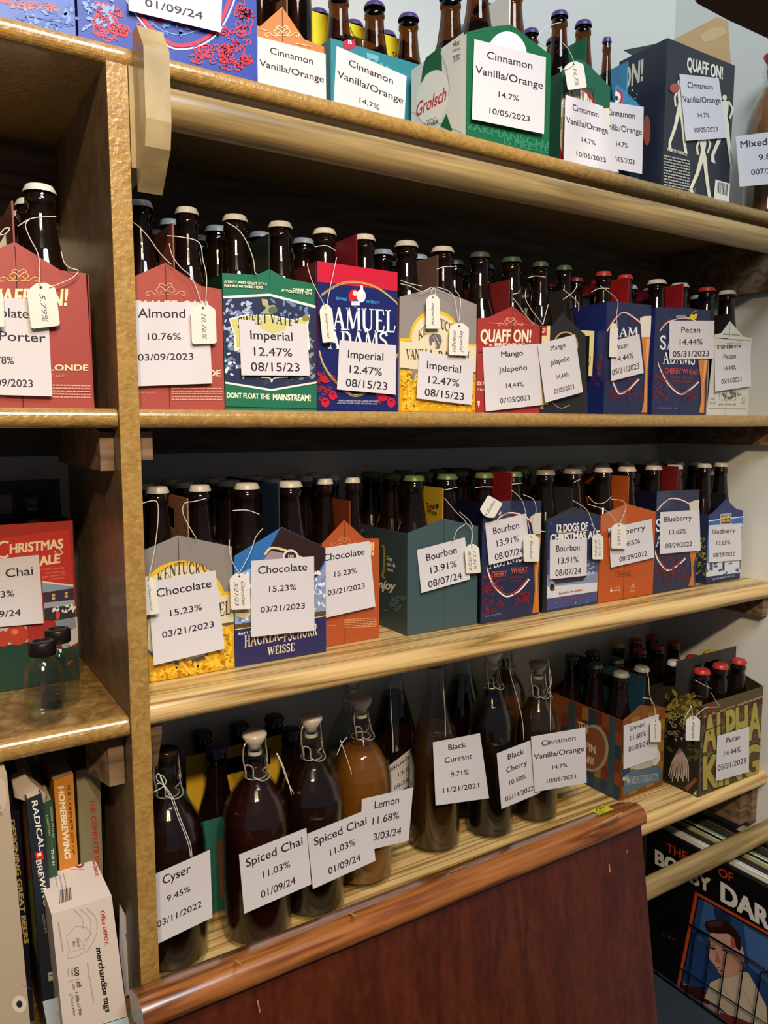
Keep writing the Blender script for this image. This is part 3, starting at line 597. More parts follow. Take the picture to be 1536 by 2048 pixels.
carton('white carton with black bird emblem', Y2, 'T7', [(1066,1325),(1130,725),(1180,715),(1245,625),(1345,740),(1415,755),(1380,1328)], Z2, 'c8c8c0', 'b0b0aa', (1245,560,'222224'), False,
  [('p','16161a',[(1175,752),(1230,756),(1230,762),(1175,758)]),('l','b83028',[(1285,766),(1345,769)],7),('l','3a3a3a',[(1130,752),(1400,772)],2),('t','4a4a4a','BREWED IN BELGIUM',1195,728,1320,735,13),('t','8a8a86','ABBEY ALE',1210,800,1330,800,12),
   ('z','2c2c30','TRIPEL',1135,845,1345,850,38),('l','6a6a6a',[(1165,1160),(1165,1228),(1290,1228),(1290,1160)],3),('s','55555a',1180,1165,1280,1215,16,3,4,18),('s','8a8a8a',1305,1165,1330,1195,6,5,3,12),
   ('t','6a6a6a','BEER OF EVER AGE',1158,1268,1292,1268,14),('l','3a3a3a',[(1080,1296),(1368,1297)],3),('t','6a6a6a','8.5%',1095,1228,1130,1228,16),('l','8a8a8a',[(1338,1210),(1365,1210),(1365,1230),(1338,1230),(1338,1210)],3),('m','8a8a8a',1085,1245,1140,1255,2,3),('m','8a8a8a',1330,1245,1370,1255,2,3)],
  cap='c8c8c4', caps={(0,0):'a8332c'}, tier=TR_, hc='1c1c1e')
# ================= top tier (z 1.897) =================
Z1 = 1.897; TT = 'on the top shelf'
def floral(x0, y0, x1, y1, n, seed, wd=7, r=40): return ('s','d83a4c',x0,y0,x1,y1,n,seed,wd,r)
bx = empty('case_box', (.29, .95, Z1+.0005), 'large blue case box with red scroll border at upper left', 'box')
def case(e, Y, crop, xl, xr, ztop, depth, cf, cs, items, ztr=None, side=None, flap=None):
    pl = PY(Y); a = pl(*c2p(crop, xl, 300)).x; c = pl(*c2p(crop, xr, 300)).x; z0 = Z1+.0006
    for nm, q in (('front_panel', (a, c, Y, Y+.002)), ('back_panel', (a, c, Y+depth-.002, Y+depth)), ('side_panel', (a, a+.002, Y+.002, Y+depth-.002)), ('side_panel', (c-.002, c, Y+.002, Y+depth-.002))):
        m = MB(); m.box(*q, z0, ztop, mat(cf if nm == 'front_panel' else cs, .4)); world_child(nm, m, e)
    m = MB(); m.box(a+.002, c-.002, Y+.002, Y+depth-.002, z0, z0+.002, mat(cs)); world_child('base_panel', m, e)
    m = MB(); art(m, lambda u, v, e_=0: (lambda p: setattr(p, 'z', max(p.z, z0+.0003)) or p)(pl(u, v, e_)), crop, items, .35); world_child('printed_artwork', m, e)
    if side: m = MB(); art(m, PX(a), crop, side, .35); world_child('side_artwork', m, e)
    return a, c
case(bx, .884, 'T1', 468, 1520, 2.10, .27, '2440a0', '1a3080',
  [('c','e8e8f0',[(690,-120),(760,20),(860,160),(960,250),(1050,290),(1180,270),(1290,190),(1370,40),(1410,-100)],9),('c','c82848',[(715,-120),(780,10),(870,140),(965,230),(1050,268),(1170,248),(1275,170),(1345,30),(1380,-100)],22),
   ('c','6c94d0',[(880,120),(960,180),(1070,205),(1190,170)],6),('t','c03050','CHERRY WHEAT',890,120,1165,180,30,{'w':.03}),
   floral(570,20,720,220,46,41),floral(700,150,880,235,18,42),floral(1290,180,1470,400,44,43),floral(1400,20,1490,180,20,44),floral(1140,280,1290,360,16,45),
   ('f','6c98e0',500,0,700,160,26,46,60),('f','4c78cc',900,90,1200,200,20,47,50)])
bx2 = empty('case_box', (.10, .95, Z1+.0005), 'blue case box with red lettering at the top left edge', 'box')
case(bx2, .884, 'T1', -700, 452, 2.10, .27, '4468b8', '8a4a38',
  [('t','d85048','with Cocoa from',-20,18,330,40,32,{'w':.02}),('z','e87868','I',-60,55,-40,58,20),('t','e87868','& Chile Ancho',60,48,352,68,28,{'w':.03}),('f','3c5cb0',120,60,440,160,40,51,60),('f','6a8cd0',150,70,430,160,20,52,50),('l','2c489c',[(150,90),(440,150)],6)])
Ya = .90
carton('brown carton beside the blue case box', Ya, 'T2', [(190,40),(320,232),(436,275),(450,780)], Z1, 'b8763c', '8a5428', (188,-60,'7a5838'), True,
  scroll(190,185,2.0,'f0dcb0')+[('l','f0dcb0',[(60,170),(110,185)],4),('l','f0dcb0',[(270,255),(360,275)],4)], cap='4a3a78', tier=TT, amber=True, xmin=.3835, xmax=.4925)
carton_long('teal carton with yellow handle', .566, .757, 1.036, 1.168, Z1, 2.054, 2.056, 2.119, '2c8090', '22707c', 'd8cc20',
  [('e','b82848',585,262,38,30),('t','f0f0f0','B',580,258,602,262,24,{'w':.05}),('f','58a0ae',620,320,860,420,8,61,80),('p','6ab0ba',[(690,310),(760,330),(755,360),(690,340)])], 'T2',
  cap='4a3a78', tier=TT, amber=True, hitems=[('t','2c2810','Total',838,338,905,350,34,{'w':.03}),('c','5a5410',[(590,160),(620,215),(690,240)],6),('e','2c2810',356,182,7,7)], crop3='T2')
# green and white carton
gw = [('e','e8ecec',1518,330,118,145),('t','2c7a5c','VAKMANSCHAP',1268,760,1830,900,48,{'w':.04}),('t','2c7a5c','IS MEESTERSCHAP',1500,850,2000,960,44,{'w':.04}),('l','2c7a5c',[(1268,188),(1560,160)],2)]
carton('green and white oval-emblem carton', .885, 'T2', [(1258,780),(1270,185),(1395,160),(1545,145),(1815,340),(1765,920)], Z1, '10603c', 'dfe6ea', (1545,-60,'e4eaee'), False, gw, cap='4a3a78', tier=TT, amber=True, xmin=.6965, xmax=.889, L=.135, rows=2,
  side_items=[('p','e2e8ea',[(900,690),(925,435),(1262,190),(1258,785)]),('p','10603c',[(1040,340),(1130,270),(1135,430),(1125,440),(1085,415),(1040,440),(1008,500),(1020,400)]),('e','f0f4f6',1080,575,92,165,12),
   ('p','10603c',[(1125,745),(1160,670),(1195,770),(1190,775)]),('t','c82840','Grolsch',982,690,1160,588,84,{'w':.02,'s':.3}),('t','4a5a5a','PREMIUM',1040,722,1096,700,12),('t','4a5a5a','PILSNER',1010,760,1112,726,26,{'w':.02}),
   ('t','3a4a4a','4x',1198,280,1240,262,36),('l','3a4a4a',[(1196,335),(1243,318)],3),('t','3a4a4a','450mL',1196,308,1243,290,15),('t','3a4a4a','5%',1202,366,1238,350,30),('l','9ab0c0',[(1120,300),(1160,400),(1180,520),(1172,560)],3)], crop2='T2')
carton('green carton with cream round emblem', .90, 'T3', [(435,350),(470,375),(605,515),(590,1010)], Z1, '1c5a44', '164636', (432,196,'1c6a4c'), True,
  [('e','a82830',410,765,140,255),('e','ddd6c0',405,765,126,240),('z','2a3834','KENTUCKY',325,620,515,610,90,),('p','ddd6c0',[(270,640),(600,640),(600,770),(270,770)]),('z','2a3834','BOURBON',215,762,470,775,75),('t','3a3a38','PROOF',330,805,395,812,24,{'w':.03}),('p','a01c34',[(235,925),(290,860),(330,950),(330,1010),(235,1010)]),],
  cap='4a3a78', tier=TT, amber=True, xmin=.891)
carton('light blue carton with snowflakes', .915, 'T3', [(645,500),(700,545),(785,630),(768,1090)], Z1, '3c80a8', '2c6488', (643,330,'4a98c4'), True,
  [('e','b82c3c',640,575,40,50),('e','e8e4dc',640,575,27,34),('e','3a3a3c',640,580,12,14),('f','88b8d0',560,520,760,640,16,71,22),('p','e8e4e0',[(600,1050),(715,1050),(700,1085),(610,1085)]),('e','3a2c34',690,1030,30,24)], cap='4a3a78', tier=TT, amber=True, xmin=1.026, xmax=1.125, skip=((1,0),(1,1),(1,2)))
kb = empty('variety_case', (1.23, .95, Z1+.0005), 'black case box with pale walking figures at upper right', 'box')
def figure(x, y, h, s, col='ddd8c0'):    # stylised walking figure, head y, height h
    q = lambda a, c: (x+a*s*h, y+c*h)
    return [('e',col,x,y+.04*h,.03*h,.042*h),('p',col,[q(-.05,.09),q(.06,.09),q(.05,.22),q(.035,.3),q(.06,.42),q(-.05,.42),q(-.025,.3)]),
      ('p',col,[q(-.05,.1),q(-.1,.24),q(-.085,.36),q(-.055,.36),q(-.07,.24),q(-.03,.15)]),('p',col,[q(.05,.1),q(.1,.2),q(.06,.33),q(.085,.34),q(.13,.2),q(.07,.09)]),
      ('p',col,[q(-.05,.41),q(.02,.42),q(-.06,.66),q(-.15,.86),q(-.13,.97),q(-.19,.94),q(-.19,.84),q(-.1,.62)]),('p',col,[q(0,.42),q(.06,.41),q(.075,.62),q(.11,.9),q(.13,1.0),q(.08,.99),q(.06,.88),q(.025,.62)])]
pk_items = [('t','dfe0cc','QUAFF ON!',1058,410,1270,468,76,{'w':.045,'s':.08})]+figure(1015,470,440,.8)+figure(1150,770,400,1)+figure(1280,560,420,1)+[
   ('e','a05048',985,520,30,28),('t','dfe0cc','VARIETY 12-PACK',938,888,1058,922,20,{'w':.03}),('m','a8aca4',922,915,1075,1085,11,8,.22),('p','dcdcd4',[(1225,1060),(1312,1085),(1305,1198),(1216,1175)])]+[
   ('p','1c1c20',[(1238+i*7,1072+i*2),(1238+i*7+(4 if i % 3 else 2),1073+i*2),(1234+i*7+(4 if i % 3 else 2),1140+i*2),(1234+i*7,1139+i*2)]) for i in range(9)]+[('l','8a8a90',[(1105,1110),(1103,1145)],3)]
case(kb, .884, 'T3', 940, 1345, 2.131, .10, '2a2e38', '222a3c', pk_items, side=[('t','dfe0cc','QUAFF ON!',430,660,800,470,130,{'w':.045,'s':.1}),('e','a85c48',820,770,22,90)])
m = MB(); q = PY(.9745); m.prism([q(*c2p('T3', *t)) for t in ((685,295),(930,248),(940,275),(745,330))], (0,.0015,0), mat('3a3c40', .6)); world_child('box_flap', m, kb)
m = MB(); KR = mat('b89a6c', .7, bump=.1, bscale=60); q = PY(.983); P5 = [q(*c2p('T3', *t)) for t in ((955,245),(1235,100),(1300,125),(1318,400),(1100,420))]; m.prism(P5, (0,.0015,0), KR)
m.add([q(*c2p('T3', *t), .0004) for t in ((1130,215),(1200,165),(1280,160),(1285,200),(1200,245),(1150,250))], [tuple(range(6))], mat('c4aa80', .8)); world_child('kraft_flap', m, kb)
# ================= third tier (z 1.1795) =================
Z3, Y3 = 1.1795, .944
T3N = 'on the third shelf'
carton('grey-yellow horse emblem carton on third shelf', Y3, 'M1', [(955,1370),(925,512),(1140,418),(1490,490),(1503,1275)], Z3, '86807c', '54483e', (1140,186,'9a7054'), False,
  [('e','e0b428',1165,870,285,292),('e','d8ceb0',1165,880,265,272),('p','86807c',[(930,1400),(930,1000),(1502,900),(1502,1300)]),
   ('p','e0b428',[(932,935),(1000,905),(1010,925),(933,957)]),('p','e0b428',[(1425,778),(1498,776),(1498,797),(1432,802)]),('p','d8ceb0',[(933,957),(1440,800),(1500,795),(1500,970),(940,1170)]),
   ('p','5a5450',[(940,1170),(1000,1215),(1165,1255),(1330,1205),(1420,1000),(1501,985),(1501,970),(1405,985),(1310,1190),(1165,1235),(1010,1200),(940,1150)]),('p','d8ceb0',[(990,1170),(1330,1050),(1400,985),(1310,1188),(1165,1228),(1020,1195)]),
   ('p','d09a18',[(943,1185),(1000,1217),(1165,1258),(1332,1207),(1422,1002),(1500,987),(1502,1274),(957,1368)]),
   ('f','e8bc38',1345,1000,1495,1270,70,111,64),('f','a87408',1345,1010,1495,1270,22,112,44),('f','e8bc38',960,1230,1340,1330,70,113,56),('f','a87408',960,1230,1340,1330,22,115,40),
   ('z','4a4448','KENTUCKY',1005,745,1330,705,78,{'b':60}),('z','3e3a3c','VANILLA',960,1020,1160,985,80),('z','3e3a3c','BARREL',1215,985,1478,920,88)], cap='d8d6d2', tier=T3N, hc='7a6048', xmin=.2325)
carton('blue and brown carton with gothic lettering', Y3, 'M2', [(103,1450),(95,710),(415,515),(707,655),(710,1345)], Z3, '3c78b8', '221a1c', (415,226,'1c2c44'), False,
  [('p','2e1a18',[(405,522),(415,517),(706,656),(706,730),(560,1000),(300,1010),(290,700)]),('p','2e6cb0',[(97,712),(400,527),(285,740),(97,840)]),
   ('c','d8c898',[(300,700),(340,655),(420,665),(500,700),(590,740)],16),('p','9a8a94',[(290,730),(340,672),(430,690),(520,720),(560,800),(300,800)]),('e','e0d8b8',472,712,52,48),('e','262860',472,714,40,36),('z','d8c898','HP',452,725,495,728,26),
   ('p','90a8d0',[(97,840),(205,790),(205,1160),(100,1165)]),('f','e0e4ee',105,850,205,1150,24,121,44),('f','5878b0',105,850,205,1150,16,122,40),('p','8898bc',[(706,750),(640,870),(630,1100),(708,1075)]),('f','e4e6ee',632,800,704,1060,24,123,44),('f','6880b0',632,800,704,1060,14,125,34),
   ('e','d8c898',155,1075,62,46),('t','3a3440','12FL OZ',122,1085,200,1085,28,{'s':.3}),
   ('p','5c4a24',[(100,1165),(708,1072),(708,1108),(100,1205)]),('p','e0dcc8',[(100,1197),(708,1106),(708,1110),(100,1202)]),('p','2c2a5c',[(100,1205),(708,1112),(709,1343),(104,1447)]),
   ('t','e8e8f0','6x11.2 FL OZ',122,1236,320,1205,17,{'w':.03}),('z','e8dcb8','HACKER',162,1320,400,1270,80,{}),('z','e8dcb8','PSCHORR',425,1282,650,1235,80),('l','e8dcb8',[(398,1255),(425,1250)],9),('z','e8dcb8','WEISSE',318,1372,500,1340,54),('f','40407a',110,1215,700,1430,30,126,8)], cap='d8d6d2', tier=T3N)
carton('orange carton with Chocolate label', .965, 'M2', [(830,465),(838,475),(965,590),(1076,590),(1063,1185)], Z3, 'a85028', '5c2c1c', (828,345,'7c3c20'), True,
  scroll(830,612,1.8,'d89060')+[('t','e8c898','QUAFF ON!',690,745,1030,700,90,{'w':.04,'s':.1}),('m','d89468',830,1130,1045,1185,6,6,-.05),('t','d8a888','SIX FOOT BLONDE',700,1180,770,1175,9)], cap='d8d6d2', tier=T3N, xmin=.5075)
CART = carton('dark green carton with Bourbon label', .949, 'M3', [(315,1312),(317,622),(562,525),(790,575),(780,1235)], Z3, '3c5256', '3a4a4e', (562,322,'b8962c'), False, [],
  cap='5c7a4a', tier=T3N, side_items=[('c','a89048',[(150,700),(162,740),(160,860),(150,905),(165,925)],14),('t','dfe4dc','Get',178,800,214,812,30,{'w':.03}),('t','dfe4dc','six &',180,838,236,850,28,{'w':.03}),('t','dfe4dc','mix',180,872,222,882,24,{'w':.03}),
    ('t','e4e4cc','Enjoy',90,985,238,1005,62,{'w':.04,'s':.3}),('f','4c6a64',190,1040,280,1150,14,131,60),('l','4c6a64',[(230,1060),(250,1160)],5)], crop2='M3')
m = MB(); art(m, PX(CART.location.x-.0009), 'M3', [('t','3c3010','Total',442,452,500,462,36,{'w':.03}),('t','3c3010','Wine',446,490,512,503,34,{'w':.03}),('e','3c3010',515,440,10,18)], e0=.0004); world_child('handle_print', m, CART)
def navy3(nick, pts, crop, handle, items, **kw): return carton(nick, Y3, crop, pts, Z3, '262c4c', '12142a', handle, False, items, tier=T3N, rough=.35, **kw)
navy3('navy cherry-print Bourbon carton', [(805,1222),(822,412),(1005,405),(1222,405),(1195,1150)], 'M3', (1003,220,'7c1c22'),
  [('p','38445c',[(822,412),(1005,405),(1003,560),(825,600)]),('c','e0dcd8',[(850,640),(930,520),(1010,485),(1100,510),(1160,560)],8),('c','b83830',[(850,632),(930,512),(1010,492),(1100,518),(1160,570)],5),
   ('p','c8c4bc',[(1135,515),(1170,490),(1220,483),(1218,625),(1160,635)]),('p','b8702c',[(1160,640),(1216,630),(1190,900),(1196,1148),(1150,1158),(1168,1000),(1165,880)]),('p','d89850',[(1195,660),(1212,650),(1182,900),(1176,1130),(1172,1130),(1176,900)]),
   ('z','e8e8ee','SAMUEL',850,760,1120,700,90),('z','e8e8ee','ADAMS',862,862,1090,805,80),('t','c05848','CHERRY',880,918,980,908,40,{'w':.03}),('t','c05848','WHEAT',1008,890,1120,886,40,{'w':.03}),('t','8a3034','BREWED WITH REAL',918,945,978,940,12),('t','8a3034','HONEY & CHERRIES',1000,925,1092,920,14),('t','8a3034','AND CHERRIES',1000,948,1080,944,12),
   ('c','e8e8ea',[(848,850),(880,950),(930,1015),(985,1045),(1060,1010),(1130,930)],10),('c','b83830',[(846,835),(884,935),(934,1000),(988,1030),(1056,996),(1124,920)],6),
   ('s','8a2830',825,900,950,1170,50,141,4,20),('s','8a2830',1010,1010,1130,1090,30,142,4,18),('t','8890b0','WHEAT ALE BREWED',835,1185,940,1165,10)], cap='5c7a4a')
carton('snowy blue carton with dog print', Y3, 'M4', [(30,1150),(50,540),(235,445),(408,500),(395,1078)], Z3, '2c3440', '121418', (235,320,'2c2c2c'), False,
  [('p','262e58',[(62,545),(235,520),(412,520),(405,850),(58,800)]),('p','40507c',[(60,800),(405,800),(398,980),(60,1000)]),('p','7c88a8',[(60,900),(400,880),(396,1000),(60,1060)]),('p','c8ccd4',[(60,980),(395,950),(394,1010),(60,1060)]),('p','3a4a80',[(60,1060),(394,1010),(393,1076),(60,1138)]),
   ('f','e8e8ee',70,550,400,900,40,151,6),('z','e8e4d8','12 DOGS OF',125,615,335,598,58) if False else ('t','e8e4d8','12 DOGS OF',125,615,335,598,52,{'w':.05}),('t','e8e4d8','CHRISTMAS ALE',82,680,412,652,50,{'w':.05}),
   ('l','e8e4d8',[(130,622),(335,604)],3),('s','c8ccd0',300,820,370,900,16,152,3,16),('p','2a2c38',[(90,930),(330,900),(300,940),(120,960)]),('e','1a1a20',95,985,16,24),('e','a83028',106,998,8,8),
   ('t','a03838','Spiced for the holidays',140,1032,302,1005,14,{'w':.02}),('t','a03838','with honey, cinnamon, ginger, nutmeg and',70,1078,380,1028,12,{'w':.02}),('t','a03838','lots of holiday spirit',140,1090,290,1065,12),('f','e8e8ee',70,1040,390,1120,10,153,6),('p','16181e',[(30,560),(60,545),(57,1142),(33,1148)])], cap='8a8a80', tier=T3N)
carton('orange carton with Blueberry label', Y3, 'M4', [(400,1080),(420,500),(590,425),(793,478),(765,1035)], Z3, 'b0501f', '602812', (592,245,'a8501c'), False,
  [('p','b06844',[(422,502),(588,428),(590,560),(424,620)]),('t','e8c8a0','HONEY',480,840,662,822,44,{'w':.05}),('l','8a3c1c',[(515,880),(628,872),(626,905),(518,912),(515,880)],3),('t','8a3c1c','TEXAS ALE',528,904,618,897,18,{'w':.03}),
   ('t','f0dcc0','6-',482,1018,506,1014,32,{'w':.03}),('t','f0dcc0','12 FL OZ',510,992,550,988,10),('t','f0dcc0','BOTTLES',510,1012,552,1008,13),('t','f0dcc0','7%',622,978,642,975,16,{'w':.03}),('t','f0dcc0','ALC/VOL',610,992,650,990,9),('t','f0dcc0','12 OZ',614,1012,646,1010,9)], cap='c8c8c4', tier=T3N)
navy3('navy carton with Blueberry label', [(765,1015),(770,345),(893,338),(1088,330),(1050,975)], 'M4', (893,180,'6c1a1e'),
  [('p','343e58',[(771,346),(890,338),(888,450),(772,480)]),('c','e0dcd8',[(795,470),(840,420),(893,390),(960,400),(1010,425)],7),('c','b83830',[(795,464),(840,414),(893,395),(960,406),(1010,432)],4),
   ('p','c8c4bc',[(1008,420),(1040,405),(1086,398),(1080,510),(1020,520)]),('p','b8702c',[(1012,740),(1062,735),(1035,850),(1046,973),(1004,978),(1024,900),(1022,820)]),('z','e8e8ee','SAMUEL',786,612,1060,600,82),('z','e8e8ee','ADAMS',786,712,1010,700,72),
   ('c','e8e8ea',[(782,740),(800,800),(862,870),(930,840),(985,790)],8),('c','b83830',[(780,725),(804,790),(864,860),(926,830),(980,780)],4),('s','702430',790,770,900,940,30,161,4,18),('s','702430',880,820,1010,930,26,162,4,18)], cap='c8c8c4')
carton('bright blue winter-print corner carton', Y3, 'M4', [(1118,970),(1118,500),(1160,492),(1190,465),(1258,395),(1325,462),(1350,466),(1397,468),(1378,930)], Z3, '2c3a68', '26304e', (1258,360,'16181e'), False,
  [('p','2c68b0',[(1120,545),(1396,512),(1392,625),(1119,660)]),('p','e0e4e8',[(1120,540),(1396,506),(1396,512),(1120,546)]),('p','5c9cd8',[(1119,640),(1392,610),(1386,800),(1119,830)]),('p','c4ccd8',[(1119,820),(1384,780),(1380,880),(1118,915)]),('f','3c5a8c',1125,820,1375,900,14,171,40),
   ('p','5a4a30',[(1146,800),(1166,800),(1168,870),(1148,872)]),('p','4a3c28',[(1350,630),(1376,628),(1370,858),(1346,862)]),('p','38303c',[(1232,820),(1246,820),(1246,870),(1232,872)]),('p','222c50',[(1118,918),(1379,880),(1378,929),(1118,969)]),
   ('p','c8c0a0',[(1218,495),(1292,488),(1292,560),(1218,562)]),('p','2a2a2a',[(1224,525),(1286,520),(1286,556),(1224,558)]),('t','2a2a2a',"BELL'S",1224,518,1286,513,20,{'w':.03}),('e','c89040',1240,540,12,12),('e','c89040',1270,538,12,12),
   ('t','e8e8ee','WINTER',1128,635,1230,625,50,{'w':.03}),('t','e8e8ee','WHITE',1270,625,1382,612,50,{'w':.03}),('t','c8c8d0','BELGIAN-INSPIRED WHEAT ALE',1168,935,1312,910,11)], cap='c8c8c4', tier=T3N, xmax=1.4835,
   side_items=[('f','a8983c',1062,660,1118,900,30,181,30),('f','5a6c30',1062,660,1118,900,20,182,26),('p','222c50',[(1055,915),(1118,918),(1118,969),(1056,965)])], crop2='M4')
# left compartment
carton_long('red Christmas-print carton at left', -.015, .1885, 1.043, 1.172, 1.168, 1.378, 1.378, 1.428, '9c2c24', '5c1c1a', '241a1a',
  [('p','b8332a',[(-300,478),(443,378),(470,738),(-300,640)]),('c','e8d8b8',[(55,465),(15,462),(-20,500),(-20,540),(20,560),(55,545)],14),('t','e8d8b8','HRISTMAS',62,535,405,498,62,{'w':.045}),('t','e8d8b8','ALE',252,612,385,592,60,{'w':.05}),('c','e8d8b8',[(375,500),(400,530),(370,545),(350,520)],6),
   ('t','d8988c','A holiday classic, fully',262,642,412,630,13),('t','d8988c','spiced with fresh',290,665,412,654,13),('t','d8988c','ginger, cinnamon, and',272,690,412,672,13),('t','d8988c','sweet honey.',325,702,412,694,12),
   ('p','dcd4c0',[(270,710),(470,735),(470,745),(270,722)]),('p','8098b0',[(268,722),(470,745),(472,760),(275,785)]),('p','383048',[(275,785),(474,755),(476,830),(282,850)]),('p','e0a850',[(332,795),(352,793),(352,828),(332,830)]),('p','e0a850',[(415,782),(433,780),(433,815),(415,817)]),('l','383048',[(332,812),(352,811)],4),('l','383048',[(415,800),(433,798)],4),
   ('p','98a0b0',[(282,850),(476,830),(480,880),(285,900)]),('p','2c3038',[(285,885),(478,862),(482,960),(286,960)]),('f','dcdce0',320,870,470,910,18,191,36),('p','b8b4b0',[(380,960),(500,940),(508,1100),(400,1160)]),('p','7c8898',[(350,965),(480,945),(490,1010),(380,1050)]),
   ('p','1e3c30',[(-100,1130),(180,1100),(420,1140),(510,1120),(515,1345),(470,1352),(-100,1440)]),('p','b4b0b0',[(0,1010),(170,1000),(180,1100),(0,1125)]),('e','a83c28',110,1055,72,66),('e','a83c28',20,1080,42,52),('e','d86848',95,1035,24,18),('e','c04830',370,930,14,28),
   ('f','1c3c28',430,1140,500,1220,10,192,50),('e','c03828',440,1235,12,12),('e','c03828',458,1222,10,10)], 'M1', cap='3a3a38', tier='', skip=((0,0),(0,1)), crop3='L', hitems=[('t','8a8a88','CANNED',-110,362,168,352,34),('t','8a8a88','CLEVELAND, OHIO',-220,425,170,415,22,{'w':.02}),('c','5a5a58',[(240,300),(232,360),(225,400),(205,420)],5)])
def vial(x, y, label):
    z = 1.1685; e = empty('glass_vial', (x, y, z), label, 'vial', 'small clear vials with black caps')
    m = MB(); m.lathe([(0,0),(.019,0),(.0215,.0025),(.0215,.052),(.0195,.062),(.0130,.070),(.0115,.073),(.0115,.082),(.0095,.082),(.0095,.073),(.011,.069),(.0178,.060),(.0195,.051),(.0195,.007),(.012,.0045),(0,.004)], GL, 32, c=(x,y,z)); world_child('glass_body', m, e)
    m = MB(); m.lathe([(.0130,.076),(.0136,.0765),(.0136,.0905),(.0125,.092),(.009,.0925),(.009,.0915),(0,.0915)], mat('161414', .35), 40, c=(x,y,z), flute=(1,2)); m.lathe([(.0130,.076),(0,.076)], mat('161414', .35), 40, c=(x,y,z)); world_child('screw_cap', m, e)
vial(.1265, .912, 'small clear glass vial with black screw cap, nearer the shelf edge')
vial(.1505, .958, 'small clear glass vial with black screw cap, standing behind the other')

# ================= fourth tier (z .779) =================
Z4 = .779; TF = 'on the bottom shelf'
def swing(x, y, label, liquid, lname, R=.0485, H=.276, fill=.235, gcol=None, ball='e4dfd4', group='swing-top bottles on the bottom shelf', wire=True, z=Z4, gmat=None, nr=.0145, turn=0):
    """clear glass swing-top bottle: thick glass shell, drink, porcelain stopper, wire bail"""
    z += .0004; e = empty('swing_top_bottle', (x, y, z), label, 'bottle', group)
    g = gmat or GL; s = H/.262 if H > .28 else 1.045; nb = H
    out = [(0,0),(R*.9,0),(R,.004),(R,.150*s),(R*.97,.167*s),(R*.87,.185*s),(R*.70,.200*s),(R*.52,.212*s),(nr+.0025,.223*s),(nr,.234*s),(nr-.0005,nb-.022),(nr+.0022,nb-.020),(nr+.0022,nb-.014),(nr,nb-.012),(nr,nb-.003),(nr-.002,nb)]
    inn = [(nr-.004,nb),(nr-.0035,.233*s),(nr+.0005,.222*s),(R*.52-.0014,.210*s),(R*.70-.0013,.198*s),(R*.87-.0012,.183*s),(R*.97-.0012,.166*s),(R-.0012,.149*s),(R-.0012,.007),(R*.5,.006),(0,.005)]
    m = MB(); m.lathe(out+inn, g, 36, c=(x,y,z)); world_child('glass_body', m, e)
    prof = [(0,.0075),(R*.5,.0075),(R-.0026,.0085)]
    for r, h in [(R,.149*s),(R*.97,.166*s),(R*.87,.183*s),(R*.70,.198*s),(R*.52,.210*s),(nr+.001,.222*s),(nr,.238*s)]:
        if h < fill*s: prof.append((r-.0026-.003*(r < .02), h)); last = (r, h)
        else:
            t = (fill*s-last[1])/(h-last[1]); rr = last[0]+(r-last[0])*t; prof.append((rr-.0026-.003*(rr < .02), fill*s)); break
    prof.append((0, prof[-1][1]))
    m = MB(); m.lathe(prof, mat(liquid, .12, .5, name=lname), 36, c=(x,y,z)); world_child('drink', m, e)
    if wire:
        m = MB(); m.lathe([(0,nb-.004),(nr-.005,nb-.004),(nr-.005,nb),(nr-.004,nb+.001),(nr-.0015,nb+.004),(nr+.0030,nb+.013),(nr+.0028,nb+.0155),(nr+.0005,nb+.0175),(nr-.005,nb+.0185),(0,nb+.0188)], mat(ball, .2, .5), 24, c=(x,y,z)); m.lathe([(nr-.0045,nb-.0135),(nr-.0045,nb-.008)], mat(ball, .3), 20, c=(x,y,z)); world_child('stopper', m, e)
        m = MB(); c, sn = math.cos(turn), math.sin(turn)
        P = lambda a, bb, h: (x+a*c-bb*sn, y+a*sn+bb*c, z+h)
        ring = [P((nr+.001)*math.cos(t), (nr+.001)*math.sin(t), nb-.045) for t in (2*math.pi*k/20 for k in range(21))]; m.tube(ring, .0011, STEEL, 6, False)
        for d in (-1, 1):
            m.tube(smooth_pts([P(d*(nr+.0015),0,nb-.045),P(d*(nr+.009),-.003,nb-.038),P(d*(nr+.0085),-.002,nb-.022),P(d*(nr+.001),-.008,nb-.026),P(d*(nr+.002),-.010,nb-.040)], 4), .0011, STEEL, 6)
            m.tube(smooth_pts([P(d*(nr+.0095),-.004,nb-.034),P(d*(nr+.011),0,nb-.012),P(d*(nr+.009),0,nb+.004),P(d*(nr+.002),0,nb+.010),P(d*.006,0,nb+.012)], 4), .0011, STEEL, 6)
        m.tube(smooth_pts([P(-(nr+.002),-.010,nb-.040),P(-.008,-nr-.005,nb-.046),P(.008,-nr-.005,nb-.046),P((nr+.002),-.010,nb-.040)], 5), .0011, STEEL, 6)
        world_child('wire_bail', m, e)
    return e
DK = '1c0a07'
swing(.2815, .985, 'dark swing-top bottle beside the upright, with the Cyser label', DK, 'dark_mead', turn=.6, ball='2c2624', gmat=GL)
swing(.402, .972, 'dark swing-top bottle with white stopper and the left Spiced Chai label', '280a08', 'dark_red_mead', turn=.5)
swing(.497, .985, 'dark swing-top bottle with white stopper and the right Spiced Chai label', DK, 'dark_mead', turn=.5)
swing(.598, 1.010, 'amber swing-top bottle with the Lemon label', '7c4a16', 'amber_mead', turn=.6, fill=.205)
swing(.642, 1.118, 'dim clear swing-top bottle behind the amber bottle', '5a4a34', 'pale_mead', turn=.5, R=.042, fill=.15)
